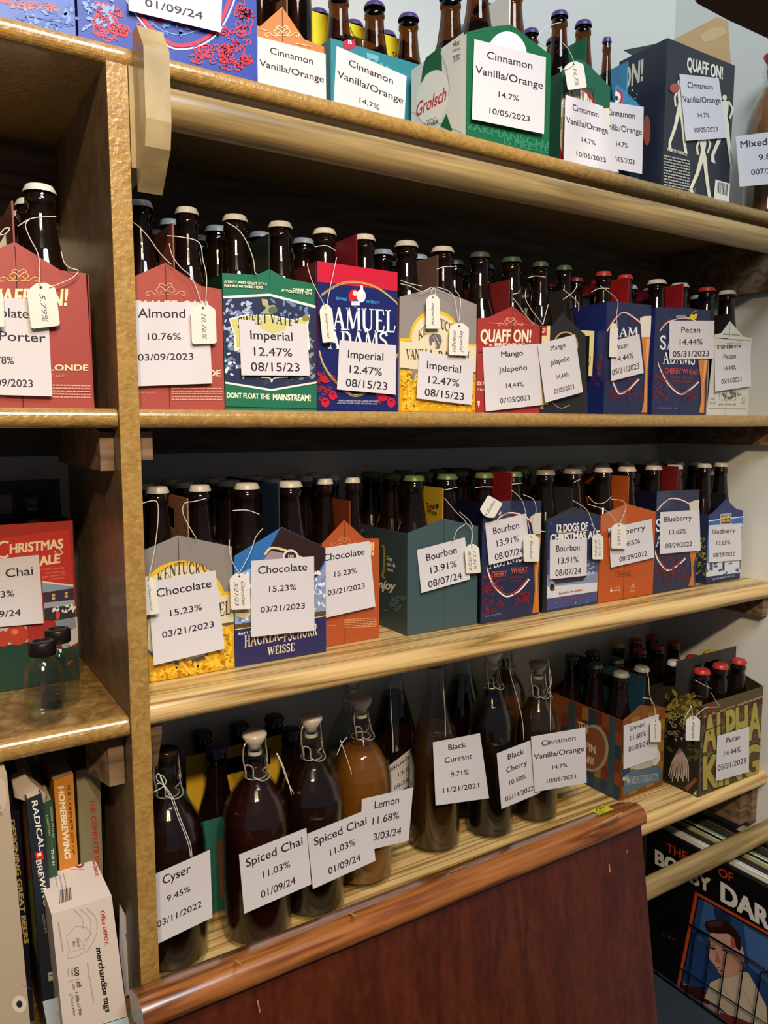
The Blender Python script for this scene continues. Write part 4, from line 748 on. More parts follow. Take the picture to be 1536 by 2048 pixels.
def tall(x, y, label, liquid, lname, R=.043, H=.325, fill=.24, g=None):
    z = Z4+.0004; e = empty('tall_bottle', (x, y, z), label, 'bottle', 'tall bottles on the bottom shelf'); s = H/.325
    m = MB(); m.lathe([(0,0),(R*.9,0),(R,.005),(R,.150*s),(R*.93,.178*s),(R*.72,.212*s),(R*.50,.245*s),(.0165,.27*s),(.0145,.30*s),(.0145,.308*s),(.0165,.310*s),(.0165,.320*s),(.0140,.325*s),(.0095,.325*s),(.0130,.27*s),(R*.5-.0013,.244*s),(R*.72-.0012,.211*s),(R*.93-.0012,.177*s),(R-.0012,.149*s),(R-.0012,.008),(0,.007)], g or GL, 36, c=(x,y,z)); world_child('glass_body', m, e)
    pr = [(0,.009),(R-.0018,.0095),(R-.0018,.149*s),(R*.93-.0018,.177*s),(R*.72-.0018,.211*s)]; 
    pr += [(R*.5-.0018,.244*s)] if fill > .24 else []; pr.append((0, pr[-1][1]))
    m = MB(); m.lathe(pr, mat(liquid, .12, .5, name=lname), 32, c=(x,y,z)); world_child('drink', m, e)
    m = MB(); m.lathe([(.0168,.315*s),(.0168,.318*s),(.0150,.3262*s),(.013,.328*s),(0,.328*s)], mat('5c5a54', .4), 36, c=(x,y,z), flute=(0,)); world_child('crown_cap', m, e)
tall(.731, 1.120, 'tall dark bottle with the half-hidden Blueberry label', '1c0a0a', 'dark_berry_mead', fill=.25)
tall(.752, 1.022, 'tall brown bottle with the Black Currant label', '3a2410', 'brown_mead', R=.044)
tall(.888, 1.120, 'tall dark bottle behind the Black Currant bottle', '140a08', 'dark_mead', fill=.25)
swing(.862, 1.005, 'tall clear-necked swing-top bottle with the Black Cherry label', '120807', 'dark_mead', R=.041, H=.31, fill=.20, turn=.5)
swing(.985, 1.110, 'brown swing-top bottle behind the Cinnamon-labelled bottle', '5a3414', 'amber_mead', R=.044, H=.295, turn=.4)
swing(.968, 1.000, 'swing-top bottle with pale ball stopper beside the plaid carton', '2c1c10', 'brown_mead', R=.040, H=.275, turn=.3, ball='b0a090')
# teal carton behind the dark growlers
carton_long('teal yellow-handled carton behind the growlers', .342, .545, 1.040, 1.170, Z4, .925, .95, 1.000, '2c6a60', '2c6a60', 'd8b030', [('p','8a5030',[(470,1000),(530,960),(530,1350),(500,1350)])] , 'M6', cap='2c2238', caps={(0,0):'4a3a78'}, tier='', hitems=[('t','4a3c14','Total',888,440,960,425,36,{'w':.02}),('t','4a3c14','Wine',892,485,960,470,34,{'w':.02})], crop3='M6')
# plaid carton and monster carton
plaid = []
for r in range(5):
    for cc in range(4):
        col = [['7c4420','5a2c20','203c50','7c4420'],['8a5424','283c4c','8c6a28','6c3020'],['5a2c20','7c4420','8a5424','203c50'],['203c50','8c6a28','6c3020','7c4420'],['8a5424','5a2c20','283c4c','7c4420']][r][cc]
        plaid.append((col, r, cc))
def grid(q, rows, cols, cell):
    out = []
    f = lambda a, t: ((q[0][0]*(1-a)+q[1][0]*a)*(1-t)+(q[3][0]*(1-a)+q[2][0]*a)*t, (q[0][1]*(1-a)+q[1][1]*a)*(1-t)+(q[3][1]*(1-a)+q[2][1]*a)*t)
    for r in range(rows):
        for c in range(cols): out.append(('p', cell(r, c), [f(c/cols, r/rows), f((c+1)/cols, r/rows), f((c+1)/cols, (r+1)/rows), f(c/cols, (r+1)/rows)]))
    return out
pcols = ['7c4420', '5a2820', '1f3a50', '8c6a28', '6c3020', '34484c']
carton('plaid orange carton with Lemon label', .948, 'M8', [(366,913),(378,510),(400,495),(470,432),(540,438),(595,445),(580,825)], Z4, '7c4c24', '7c4420', (470,300,'1c3c4a'), False,
  grid([(380,510),(594,446),(580,820),(368,905)], 7, 5, lambda r, c: pcols[(r*5+c*3+r*c) % 6])+[('e','c8c4b8',500,690,70,62),('p','4c6474',[(385,790),(420,765),(530,735),(575,745),(572,815),(500,835),(470,850),(385,885)]),('m','8a9aa4',395,800,560,830,4,5,-.15),('s','d8ccb0',385,790,410,820,5,201,4,12),('p','b0a898',[(410,750),(440,740),(500,700),(540,720),(520,745),(450,760)])],
  cap='39523c', caps={(0,1):'39523c',(1,0):'8a8a80',(0,0):'8a8a80'}, tier='', side_items=grid([(70,400),(378,510),(366,913),(60,790)], 6, 9, lambda r, c: pcols[(r*4+c*5+r*c*2) % 6])+[('e','98907c',225,650,82,120),('e','7c4c30',222,650,70,106),('t','c8c0a8','TEN',150,560,200,575,50,{'w':.03}),('t','c8c0a8','PIN',190,655,240,680,42,{'w':.03}),('t','c8c0a8','PENNY',165,715,235,735,38,{'w':.03})], crop2='M8')
mon = [('p','40141c',[(778,500),(1100,385),(1100,420),(778,535)]),('t','c8a878','SMALL PORTION BREWERY  MUNSTER INDIANA USA',790,498,1100,390,13,{'w':.02})]
def blob(txt, xl, yl, xr, yr, h): return [('t','2c1818',txt,xl-5,yl+4,xr+5,yr+4,h+8,{'w':.075}),('t','a09440',txt,xl,yl,xr,yr,h,{'w':.05})]
mon += [('f','5c6028',780,440,1095,800,60,211,50),('f','742a2c',780,440,1095,800,40,212,50)]+blob('ALPHA',785,668,1085,590,185)+blob('KING',785,858,1075,790,170)+[('l','201010',[(800,560),(880,530)],5)]
carton_long('monster-print carton with pale green letters', 1.281, 1.483, .878, 1.005, Z4, .965, .985, 1.035, '4c4020', '2c2820', '2c2c28', mon, 'M8',
  [('p','1c1a14',[(592,400),(655,365),(770,460),(752,893),(590,805)]),('f','8a7a30',600,380,760,560,46,221,60),('f','504818',600,380,765,700,60,222,50),('p','14100e',[(600,520),(650,480),(700,520),(715,600),(690,640),(640,640),(605,600)]),('s','989058',605,480,715,600,20,223,5,22),('e','200c10',668,625,42,34),('p','c8c8b8',[(640,600),(652,600),(650,618)]),('p','c8c8b8',[(670,595),(684,596),(678,615)]),
   ]+[('c','b4a4a0',[(668,650),(650+i*7-20,720),(632+i*9-20,790+(i % 3)*14)],6) for i in range(12)]+[('p','7a4c28',[(690,850),(750,795),(755,815),(705,868)]),('p','c8b890',[(735,882),(752,860),(753,892)])], cap='a82c24', tier='', caps={(1,0):'c8c8c4',(1,2):'c8b020'})
carton_long('dark brown carton deep behind the monster-print carton', 1.285, 1.484, 1.035, 1.155, Z4, .93, .95, .99, '4a2c1c', '3c2418', '3c2418', cap='a8332c', tier='', caps={(1,0):'c8b020'})
# ================= printed paper labels =================
A4 = [('Cinnamon',.5,.20,.63,.1),('Vanilla/Orange',.5,.42,.94,.1),('14.7%',.5,.65,.28,.075),('10/05/2023',.52,.88,.56,.075)]
IM = [('Imperial',.47,.34,.62,.17),('12.47%',.48,.64,.56,.16),('08/15/23',.50,.92,.71,.165)]
MJ = [('Mango',.52,.17,.39,.09),('Jalapeño',.52,.41,.51,.09),('14.44%',.54,.67,.31,.08),('07/05/2023',.53,.90,.53,.085)]
CH = [('Chocolate',.50,.18,.78,.105),('15.23%',.50,.43,.43,.08),('03/21/2023',.50,.69,.70,.08)]
BO = [('Bourbon',.49,.31,.63,.17),('13.91%',.50,.62,.54,.16),('08/07/24',.50,.93,.69,.165)]
BB = [('Blueberry',.45,.24,.70,.13),('13.65%',.45,.55,.42,.115),('08/29/2022',.47,.87,.65,.115)]
SC = [('Spiced Chai',.51,.26,.84,.15),('11.03%',.52,.55,.40,.12),('01/09/24',.52,.87,.51,.13)]
LE = [('Lemon',.5,.24,.48,.15),('11.68%',.5,.53,.53,.14),('03/03/24',.5,.84,.66,.14)]
def PE(a, b2, c): return [('Pecan',a[0],a[1],a[2],a[3]),('14.44%',b2[0],b2[1],b2[2],a[3]),('05/31/2023',c[0],c[1],c[2],a[3])]
ZT = 1.8985
paper('white label cut by the top edge on the blue case box', .884, 'T1', [(750,-300),(1318,-170),(1305,192),(760,62)], [('Spiced Chai',.5,.22,.84,.14),('11.03%',.5,.52,.4,.11),('01/09/24',.49,.86,.62,.13)], zmin=ZT)
paper('white Cinnamon label on the brown carton beside the blue case', .898, 'T2', [(45,215),(447,318),(452,730),(42,620)], A4[:2], flare=.002, zmin=ZT)
paper('white rippled Cinnamon label on the teal carton', .895, 'T2', [(512,272),(925,450),(905,850),(490,690)], A4[:3], flare=.002, wob=.0012, zmin=ZT)
paper('large flat Cinnamon label on the green oval-emblem carton', .884, 'P', [(948.6,78),(1092,114.7),(1088,268),(943.6,238)], A4)
paper('creased hanging Cinnamon label over the round cream emblem', .890, 'T3', [(340,560),(562,628),(655,1022),(328,948)], A4, flare=.003, wob=.0025, zmin=ZT)
paper('Cinnamon label half hidden on the light blue carton', .907, 'T3', [(525,590),(802,632),(792,1028),(570,985)], A4, flare=.001, zmin=ZT)
paper('tilted Cinnamon label on the black case box', .8835, 'T3', [(1012,437),(1245,462),(1295,815),(1050,832)], A4, flare=.002)
paper('Mixed Berry label on the amber bottle at the right edge', .866, 'T3', [(1345,805),(1740,755),(1760,1070),(1368,1103)], [('Mixed Berry',.48,.24,.84,.14),('9.84%',.5,.52,.36,.115),('007/21/2023',.52,.79,.66,.11)], flare=.001, bow=.003)
paper('Chocolate Porter label on the red carton left of the upright', Y2, 'T4', [(-240,835),(318,870),(350,1512),(-230,1495)], [('Chocolate',.40,.20,.73,.10),('Porter',.68,.44,.55,.10),('5.78%',.42,.68,.3,.08),('08/09/2023',.48,.91,.6,.08)])
paper('Almond label on the red carton right of the upright', Y2, 'T4', [(880,878),(1390,885),(1418,1425),(892,1445)], [('Almond',.385,.19,.62,.115),('10.76%',.41,.455,.43,.085),('03/09/2023',.42,.70,.71,.085)], wob=.0008)
paper('Imperial label on the green mountain-picture carton', Y2, 'T5', [(192,798),(645,828),(668,1172),(210,1170)], IM, bow=-.001)
paper('Imperial label on the blue and red cherry-print carton', Y2, 'T5', [(865,935),(1243,970),(1240,1300),(848,1265)], IM)
paper('Imperial label on the grey and yellow horse emblem carton', Y2, 'T6', [(222,1005),(643,1068),(628,1420),(203,1370)], IM, bow=.001)
paper('Mango label on the bright red carton', Y2, 'T6', [(710,980),(1142,948),(1165,1420),(735,1470)], MJ)
paper('tilted bluish Mango label on the black carton', .908, 'T6', [(1132,955),(1422,878),(1482,1322),(1192,1403)], MJ, flare=.006)
paper('tilted Pecan label low on the left navy carton', Y2, 'T7', [(328,780),(548,722),(582,1020),(330,1085)], PE((.38,.25,.42,.15),(.45,.56,.57,0),(.46,.86,.85,0)))
paper('flat Pecan label on the right navy carton', Y2, 'T7', [(778,620),(1125,620),(1117,912),(778,918)], PE((.48,.31,.42,.155),(.49,.62,.51,0),(.49,.93,.82,0)), flare=.001)
paper('Pecan label on the white carton with bird emblem', Y2, 'T7', [(1125,840),(1400,822),(1406,1122),(1130,1165)], PE((.42,.25,.35,.12),(.42,.53,.34,0),(.46,.84,.56,0)))
paper('Spiced Chai label on the red Christmas-print carton', 1.043, 'M1', [(-300,600),(248,543),(280,980),(-290,1030)], [('Spiced Chai',.5,.28,.84,.13),('11.03%',.5,.57,.38,.1),('01/09/24',.5,.86,.5,.1)], flare=.003)
paper('tilted Chocolate label nearest the upright on the third shelf', Y3, 'M1', [(942,718),(1378,642),(1438,1143),(985,1250)], [('Chocolate',.52,.20,.80,.105),('15.23%',.52,.46,.46,.08),('03/21/2023',.52,.70,.74,.08)], flare=.008)
paper('Chocolate label on the blue and brown gothic-lettered carton', Y3-.001, 'M2', [(208,740),(628,710),(632,1205),(207,1250)], CH, flare=.006)
paper('Chocolate label on the orange carton', .965, 'M2', [(690,655),(998,608),(1038,1045),(690,1125)], [('Chocolate',.44,.19,.88,.105),('15.23%',.46,.44,.46,.08),('03/21/2023',.46,.69,.74,.08)], flare=.004)
paper('Bourbon label with clipped corners on the dark green carton', .949, 'M3', [(380,735),(700,650),(735,930),(410,1022)], BO)
paper('tilted Bourbon label on the navy cherry-print carton', Y3, 'M3', [(835,555),(1108,490),(1138,765),(862,835)], BO)
paper('flat Bourbon label on the snowy blue carton', Y3, 'M4', [(80,668),(328,655),(325,905),(78,932)], BO, flare=.002)
paper('tilted Blueberry label on the orange carton', Y3, 'M4', [(468,590),(760,527),(778,785),(487,853)], [('Blueberry',.42,.24,.84,.145),('13.65%',.45,.55,.5,.125),('08/29/2022',.52,.90,.63,.125)])
paper('large Blueberry label on the navy carton with the beer glass', Y3, 'M4', [(815,482),(1078,465),(1086,738),(812,762)], BB)
paper('Blueberry label on the bright blue corner carton', Y3, 'M4', [(1142,570),(1360,555),(1358,800),(1138,818)], BB, flare=.002)
paper('Cyser label hanging beside the upright on the bottom shelf', .932, 'M6', [(85,1195),(430,1042),(445,1458),(102,1625)], [('Cyser',.40,.20,.5,.13),('9.45%',.42,.47,.42,.09),('03/11/2022',.42,.77,.80,.095)], flare=.006)
paper('left one of two Spiced Chai labels on the bottom shelf', .919, 'M6', [(608,1072),(1022,908),(1053,1255),(640,1437)], SC, flare=.006)
paper('right one of two Spiced Chai labels on the bottom shelf', .930, 'M6', [(1028,945),(1412,788),(1447,1110),(1062,1285)], SC, flare=.006)
paper('Lemon label on the amber swing-top bottle', .957, 'M7', [(238,905),(530,838),(505,1140),(225,1210)], LE, flare=.003)
paper('half-hidden Blueberry label deep on the bottom shelf', 1.068, 'M7', [(380,725),(640,520),(640,760),(385,895)], BB, flare=.001)
paper('Black Currant label on the tall brown bottle', .975, 'M7', [(642,582),(910,530),(962,900),(658,942)], [('Black',.5,.17,.37,.09),('Currant',.5,.36,.56,.09),('9.71%',.5,.59,.35,.08),('11/21/2021',.5,.82,.69,.08)], bow=.003)
paper('Black Cherry label on the tall clear-necked bottle', .958, 'M7', [(1005,645),(1235,555),(1252,870),(1032,962)], [('Black',.46,.19,.4,.1),('Cherry',.46,.41,.52,.1),('10.50%',.46,.64,.42,.085),('05/14/2022',.48,.90,.72,.09)], flare=.002)
paper('Cinnamon label on the swing-top bottle beside the plaid carton', .954, 'M7', [(1200,550),(1510,497),(1517,812),(1222,865)], A4, flare=.001)
paper('Lemon label on the plaid orange carton', .947, 'M8', [(383,535),(562,476),(552,700),(382,758)], [('Lemon',.4,.17,.42,.11),('11.68%',.42,.40,.45,.12),('03/03/24',.44,.64,.58,.12)], flare=.001)
paper('Pecan label on the monster-print carton', .877, 'M8', [(858,588),(1020,540),(1018,770),(850,818)], PE((.5,.22,.42,.125),(.48,.50,.52,0),(.48,.78,.86,0)), flare=.002)
# ================= hang tags =================
tag('white tag with handwriting hanging over the Chocolate Porter label', Y2, 'T4', (270,755), (305,1050), 195, '5.79%', [[(375,312),(270,315),(195,330),(120,375)],[(200,325),(170,370),(200,455),(245,540),(265,620),(262,700),(268,770)],[(408,545),(430,620),(470,655),(522,672),(490,715),(420,750),(330,785)]])
tag('tag at the left edge beside the Porter label', Y2-.002, 'T4', (-55,790), (-45,1050), 150, '', [[(0,435),(40,425),(65,390),(30,392),(0,430)]])
tag('white tag hanging at the Almond label corner', Y2, 'T4', (1355,895), (1365,1160), 165, '10.76%', [[(1115,440),(1220,450),(1330,485),(1355,600),(1380,720),(1372,900)],[(1130,490),(1150,570),(1205,650),(1275,710),(1315,800),(1345,890)],[(880,345),(930,380),(1000,460),(1060,545),(1120,610),(1148,632)]])
tag('narrow turned tag on the blue and red cherry-print carton', Y2, 'T5', (770,695), (795,950), 85, 'Imperial', [[(845,385),(825,480),(795,620),(780,705)],[(648,425),(670,510),(710,600),(765,700)],[(700,312),(780,305),(838,340)]])
string_pts = [[(110,150),(190,200),(250,290),(290,400),(300,480),(318,497)]]
tag('small tag left on the grey and yellow horse emblem carton', Y2, 'T6', (330,572), (330,835), 105, 'Imperial', [[(330,590),(318,550),(335,520),(350,550),(335,590)],[(82,465),(160,490),(245,508)],[(82,490),(160,510),(245,548),(320,515)]])
tag('larger tag right on the grey and yellow horse emblem carton', Y2, 'T6', (533,790), (525,1040), 150, 'Imperial|mango', [[(360,378),(420,360),(490,358)],[(355,515),(440,540),(490,590),(510,680),(528,795)],[(500,540),(540,600),(538,690),(530,780)]])
tag('tag tucked behind the lower Pecan label', .912, 'T7', (355,640), (345,900), 62, '', [[(180,400),(240,372),(320,372)],[(245,350),(300,390),(360,440),(385,490),(372,580),(378,670)]])
tag('grey tag hanging above the creased Cinnamon label', .892, 'T3', (385,365), (410,525), 115, '14.7%', [[(315,132),(250,150),(200,185),(175,235),(225,275)],[(325,255),(355,290),(380,340),(390,375)],[(295,400),(340,410),(385,385)]], ink='6a6870')
tag('tag beside the Chocolate label nearest the upright', Y3-.004, 'M1', (945,680), (975,925), 92, 'Chocolate', [[(905,215),(1000,200),(1012,300),(1000,430),(980,560),(952,690)],[(1320,182),(1250,200),(1180,215),(1172,280),(1210,360),(1258,440)]])
tag('tag left of the Chocolate label on the gothic-lettered carton', Y3-.003, 'M2', (128,820), (140,1065), 132, 'Chocolate|3/21/23', [[(85,405),(180,402),(262,430)],[(285,525),(240,580),(200,690),(130,820)],[(62,600),(68,700),(95,770),(130,825)]])
tag('tag at the right of the dark green carton Bourbon label', .948, 'M3', (745,695), (758,890), 98, '13.91%|8/7/24', [[(560,335),(610,325),(650,315)],[(565,390),(640,480),(705,550),(650,600),(625,665)],[(665,480),(750,570),(745,700)],[(705,550),(745,600),(742,700)]])
tag('tag lying tilted above the navy Bourbon carton', Y3-.003, 'M3', (838,508), (905,395), 112, 'Bourbon', [[(770,318),(820,312),(885,313)],[(930,520),(940,480),(925,500)]])
tag('tag at the right of the tilted Bourbon label', Y3-.002, 'M3', (1143,628), (1145,812), 105, 'Bourbon', [[(1015,295),(1085,288)],[(1012,335),(1080,400),(1110,500),(1130,580),(1142,650)],[(1090,365),(1160,400),(1175,480),(1155,590),(1240,612)]])
tag('tag between the snowy blue and orange cartons', Y3-.002, 'M4', (400,625), (400,797), 74, '13.91%|8/7/24', [[(240,283),(280,262)],[(235,405),(320,460),(355,530),(380,610)],[(355,560),(385,600),(400,640)]])
tag('tag over the tilted Blueberry label', Y3-.004, 'M4', (540,555), (540,725), 100, '13.65%', [[(335,375),(380,420),(440,420),(490,378)],[(335,430),(430,460),(490,500),(530,560)],[(490,395),(560,405),(588,440),(570,500),(545,560)]])
tag('tag over the Lemon label on the plaid carton', .944, 'M8', (545,500), (545,618), 54, 'Lemon', [[(500,245),(510,300),(515,380),(540,440),(545,510)],[(480,395),(515,400),(530,425)]])
tag('small white tag with handwriting on the monster-print carton', .872, 'M8', (737,487), (733,612), 72, 'Pecan', [[(745,305),(790,330),(828,348)],[(828,370),(850,410),(868,440),(800,445),(745,490)],[(690,500),(720,450),(725,435),(735,495)]])
def cord(label, Y, crop, pts_list):
    m = MB()
    for pts in pts_list: m.tube(smooth_pts([PY(Y)(*c2p(crop, *p)) for p in pts], 5), .0006, STRING, 5)
    c = Vector(m.v[0]); o = obj('string', m.mesh('string', c), None, label=label, category='string', group='loose tag strings'); o.location = c
cord('white string on the bottle neck above the green mountain carton', .906, 'T5', [[(110,150),(190,200),(250,290),(290,400),(300,480),(318,497)]])
cord('white strings around the bottle between two Mango labels', .902, 'T6', [[(1058,445),(1120,430),(1195,440)],[(1045,535),(1040,600),(1080,680),(1140,760),(1175,805)],[(1175,805),(1190,740),(1215,650)],[(945,600),(1000,670),(1050,740),(1110,805)],[(945,570),(985,560),(990,540)]])
cord('white crossed strings on the rightmost green-capped bottle', .902, 'T6', [[(1435,510),(1400,560),(1330,610)],[(1330,535),(1400,590),(1445,640),(1448,700)]])
cord('white strings on the dark bottle beside the upright', .930, 'M6', [[(80,690),(120,670),(150,650)],[(150,650),(110,620),(100,590),(120,580),(150,650)],[(150,650),(160,620),(135,585),(125,600),(150,650)],[(152,652),(200,720),(240,830),(280,930),(310,1010),(320,1088)],[(148,655),(190,725),(232,840),(272,940),(300,1020),(310,1088)]])
cord('white string from the left white-stoppered bottle', .915, 'M6', [[(838,450),(870,520),(900,610),(945,700)],[(842,450),(880,530),(915,640),(930,708)]])
cord('thin string down the right white-stoppered bottle', .935, 'M6', [[(1230,370),(1260,450),(1290,540),(1300,580)],[(1272,352),(1240,390),(1210,460)]])
cord('thin string down the tall brown bottle', .972, 'M7', [[(700,180),(705,300),(712,430),(714,553)],[(398,240),(405,400),(415,560),(416,640)]])
cord('thin string down the tall clear-necked bottle', .952, 'M7', [[(1075,95),(1085,200),(1120,320),(1150,450),(1160,572)]])
cord('thin string down the bottle beside the plaid carton', .950, 'M7', [[(1300,110),(1305,200),(1312,300),(1310,420),(1312,523)],[(1302,150),(1318,240),(1300,280),(1325,330)]])
# ================= growler at top right =================
swing(1.456, .913, 'amber swing-top bottle with red gasket at the right edge', '8a5c38', 'amber_mead', R=.0425, H=.285, fill=.222, turn=.9, ball='c03030', group=None, z=Z1)
# ================= leaning wooden panel =================
pan = empty('leaning_headboard', (.58, .80, .02), 'reddish stained wooden panel leaning against the bottom shelf', 'panel')
xl, xr = .188, .998
topp = [(.838,.861),(.832,.867),(.800,.881),(.789,.881),(.779,.876),(.774,.866),(.775,.856),(.783,.850),(.790,.842),(.800,.838),(.826,.838)]
m = MB(); n = len(topp); V = [(xl, y, z) for y, z in topp]+[(xr, y, z) for y, z in topp]
m.add(V, [tuple(range(n)), tuple(range(2*n-1, n-1, -1))], RED); m.add(V, [(i, n+i, n+(i+1) % n, (i+1) % n) for i in range(n)], MOULD, True); world_child('moulding', m, pan)
m = MB(); m.prism([(xl, .786, .852), (xl, .741, .55), (xl, .66, .002), (xl, .690, .002), (xl, .771, .55), (xl, .816, .838), (xl,.800,.846)], (xr-xl, 0, 0), RED); world_child('panel_face', m, pan)
pt = PL((.5, .816, .8740), (0, -(.881-.867)/(.832-.800)*-1*0+0.40, 1))
pt = PL((.5, .8001, .8812), (0, .4375, 1))
m = MB(); q = [pt(*c2p('R', *p), .0004) for p in ((5,255),(115,210),(200,245),(75,295))]; m.add(q, [(0,1,2,3)], mat('d8d418', .6)); m.add([p+Vector((0,0,-.0002)) for p in q], [(3,2,1,0)], mat('d8d418', .6))
world_child('sticker', m, pan)
m = MB(); art(m, pt, 'R', [('t','2a2a18','15Y',52,262,128,238,26,{'w':.03}),('m','3a3a20',45,268,120,280,2,3,-.1)], e0=.0006); world_child('sticker_print', m, pan)
m = MB(); art(m, pt, 'P', [('l','c89860',[(470,1920),(482,1928)],3),('l','c89860',[(900,1745),(930,1733)],2),('l','d0a878',[(1205,1645),(1245,1625)],4),('l','c89860',[(700,1826),(712,1832)],3)], e0=.0005)
art(m, PL((.5,.786,.852),(0,-1,.149)), 'P', [('l','c08058',[(515,2000),(520,2025)],2.5),('l','c08058',[(1218,1728),(1220,1745)],2.5),('l','a86848',[(1253,1700),(1254,1706)],2)], e0=.0008); world_child('scratches', m, pan)['kind'] = 'stuff'
# ================= records, rack and boxes at lower right =================
def boxthing(name, label, cat, x0, x1, y0, y1, z0, z1, m, group=None):
    mb = MB(); mb.box(x0, x1, y0, y1, z0, z1, m); c = ((x0+x1)/2, (y0+y1)/2, z0); o = obj(name, mb.mesh(name, c), None, label=label, category=cat); o.location = c
    if group: o['group'] = group
    return o
crate = empty('storage_crate', (1.36, .87, .2225), 'dark blue-grey crate under the record albums', 'crate')
m = MB(); m.box(1.20, 1.50, .705, 1.045, .2225, .322, mat('2c3440', .5)); world_child('crate_body', m, crate)
m = MB(); m.box(1.195, 1.503, .700, 1.05, .300, .312, mat('343c48', .5)); world_child('crate_rim', m, crate)
SL = mat('0e0d0e', .3)
cov = [('p','0e0d0e',[(400,500),(1900,1160),(1900,3000),(200,3000)]),('p','b84a24',[(883,935),(1750,1420),(1750,2600),(722,1875)]),('p','121014',[(905,970),(1740,1440),(1740,2560),(748,1850)]),
  ('p','24447c',[(915,990),(1740,1456),(1740,2540),(760,1830)]),('p','3a5c94',[(960,1010),(1100,1100),(1060,1400),(900,1350)]),('p','1a2c50',[(1035,1065),(1190,1140),(1170,1240),(1060,1200)]),('p','4468a0',[(1290,1220),(1740,1480),(1740,1900),(1330,1560)]),
  ('p','b08880',[(790,1700),(860,1740),(1000,1880),(1120,1950),(1115,1985),(1040,1965),(880,1900),(770,1800)]),('p','3c1c18',[(765,1720),(960,1740),(1000,1890),(900,1900),(760,1830)]),
  ('p','cbbda6',[(1010,1700),(1100,1660),(1190,1650),(1230,1600),(1330,1620),(1420,1780),(1480,1900),(1490,2048),(1400,2200),(1180,1990),(1080,1900),(960,1830)]),('l','a8987c',[(1240,1660),(1330,1850),(1400,2020)],5),('l','a8987c',[(1100,1700),(1180,1850),(1240,1960)],5),
  ('p','782c30',[(1090,1950),(1200,1980),(1400,2060),(1400,2200),(1080,2100)]),
  ('p','c89480',[(1180,1540),(1280,1480),(1300,1560),(1240,1640),(1180,1655),(1100,1655)]),('p','d0a08c',[(1000,1300),(1040,1270),(1170,1280),(1260,1350),(1300,1480),(1270,1560),(1190,1640),(1110,1650),(1075,1610),(1050,1560),(1000,1500),(995,1400)]),
  ('p','a4584c',[(1180,1300),(1240,1340),(1250,1420),(1180,1400)]),('p','2a1614',[(960,1210),(975,1185),(1060,1172),(1150,1185),(1210,1240),(1260,1310),(1272,1400),(1255,1440),(1225,1400),(1210,1330),(1160,1290),(1060,1290),(985,1270)]),('p','4a2a24',[(980,1200),(1060,1182),(1120,1195),(1100,1225),(1000,1230)]),
  ('e','3a201c',1030,1412,26,9,10),('e','3a201c',1128,1428,26,9,10),('l','6a3c30',[(1000,1388),(1050,1390)],7),('l','6a3c30',[(1100,1400),(1155,1408)],7),('p','b07460',[(1062,1430),(1050,1520),(1078,1536),(1100,1530)]),('e','982c34',1090,1588,40,12,24),('l','e8dcd0',[(1062,1576),(1118,1598)],7),('p','bf7c68',[(1265,1480),(1300,1500),(1290,1560),(1262,1560)]),
  ('t','a83c1c','THE BEST OF',640,600,1200,860,78,{'w':.02}),('t','d8d8d4','BOBBY',545,697,1012,950,122,{'w':.055}),('t','d8d8d4','DARIN',1095,1008,1700,1380,165,{'w':.055}),('t','5a5a5a','ALL THE HITS',600,1300,735,1365,20)]
rec = boxthing('record_album', 'black record album with orange-framed portrait facing left', 'record', 1.330, 1.3335, .715, 1.030, .3225, .640, SL)
m = MB(); cc = lambda u, v, e_=0: (lambda p: Vector((p.x, min(max(p.y, .7155), 1.0295), min(max(p.z, .323), .6395))))(PX(1.33)(u, v, e_))
art(m, cc, 'R', cov, .25); obj('printed_cover', m.mesh('printed_cover', (1.3317, .8725, .3225)), rec)
ORD = 'first second third fourth fifth sixth seventh eighth ninth tenth eleventh twelfth thirteenth fourteenth fifteenth sixteenth seventeenth eighteenth nineteenth twentieth'.split()+['twenty-'+q for q in 'first second third fourth fifth sixth'.split()]
RR = random.Random(5); cols = [('d8dcd8','white'),('1c1c20','black'),('90a070','green'),('4a3020','brown'),('e0e0dc','white'),('2c3c3c','dark'),('b8c098','pale green'),('c8ccd0','grey')]
x = 1.3360; k = 0
while x < 1.49:
    h = .306+RR.uniform(-.006, .006); cN, wd = cols[(k*3) % 8]; y0 = .718+RR.uniform(-.003, .006)
    if k == 0: cN, wd, h = '1c2424', 'dark', .319
    boxthing('record_album', f"{wd}-edged record sleeve, {ORD[k]} behind the portrait album", 'record', x, x+.0042, y0, y0+.309, .3225, .3225+h, mat(cN, .4), 'record sleeves packed behind the portrait album')
    x += .0078; k += 1
rack = empty('wire_rack', (1.318, .86, .323), 'black wire rack in front of the portrait record album', 'rack')
BW = mat('121214', .35, metal=.6); PR = lambda x, y: PX(1.320)(*c2p('R', x, y))
def rail(a, c, r): m = MB(); m.tube([PR(*a), PR(*c)], r, BW, 8); world_child('rail', m, rack)
rail((650,1105), (1700,1720), .0022); rail((560,1450), (1700,2190), .0013)
for (x1, y1, x2, y2, dl, yb) in ((612,1140,742,1180,-60,1850),(875,1290,1000,1350,-70,1980),(1140,1450,1282,1530,-75,2150),(1430,1620,1560,1700,-80,2300)):
    m = MB(); m.tube(smooth_pts([PR(x1+dl, yb-120), PR(x1-4, y1+60), PR(x1+10, y1-5), PR((x1+x2)/2-10, (y1+y2)/2-40), PR(x2-12, y2-10), PR(x2, y2+70), PR(x2+dl, yb)], 5), .0012, BW, 6); world_child('wire_loop', m, rack)
m = MB(); m.box(1.3185, 1.3215, .71, 1.04, .3225, .326, BW); world_child('base_wire', m, rack)
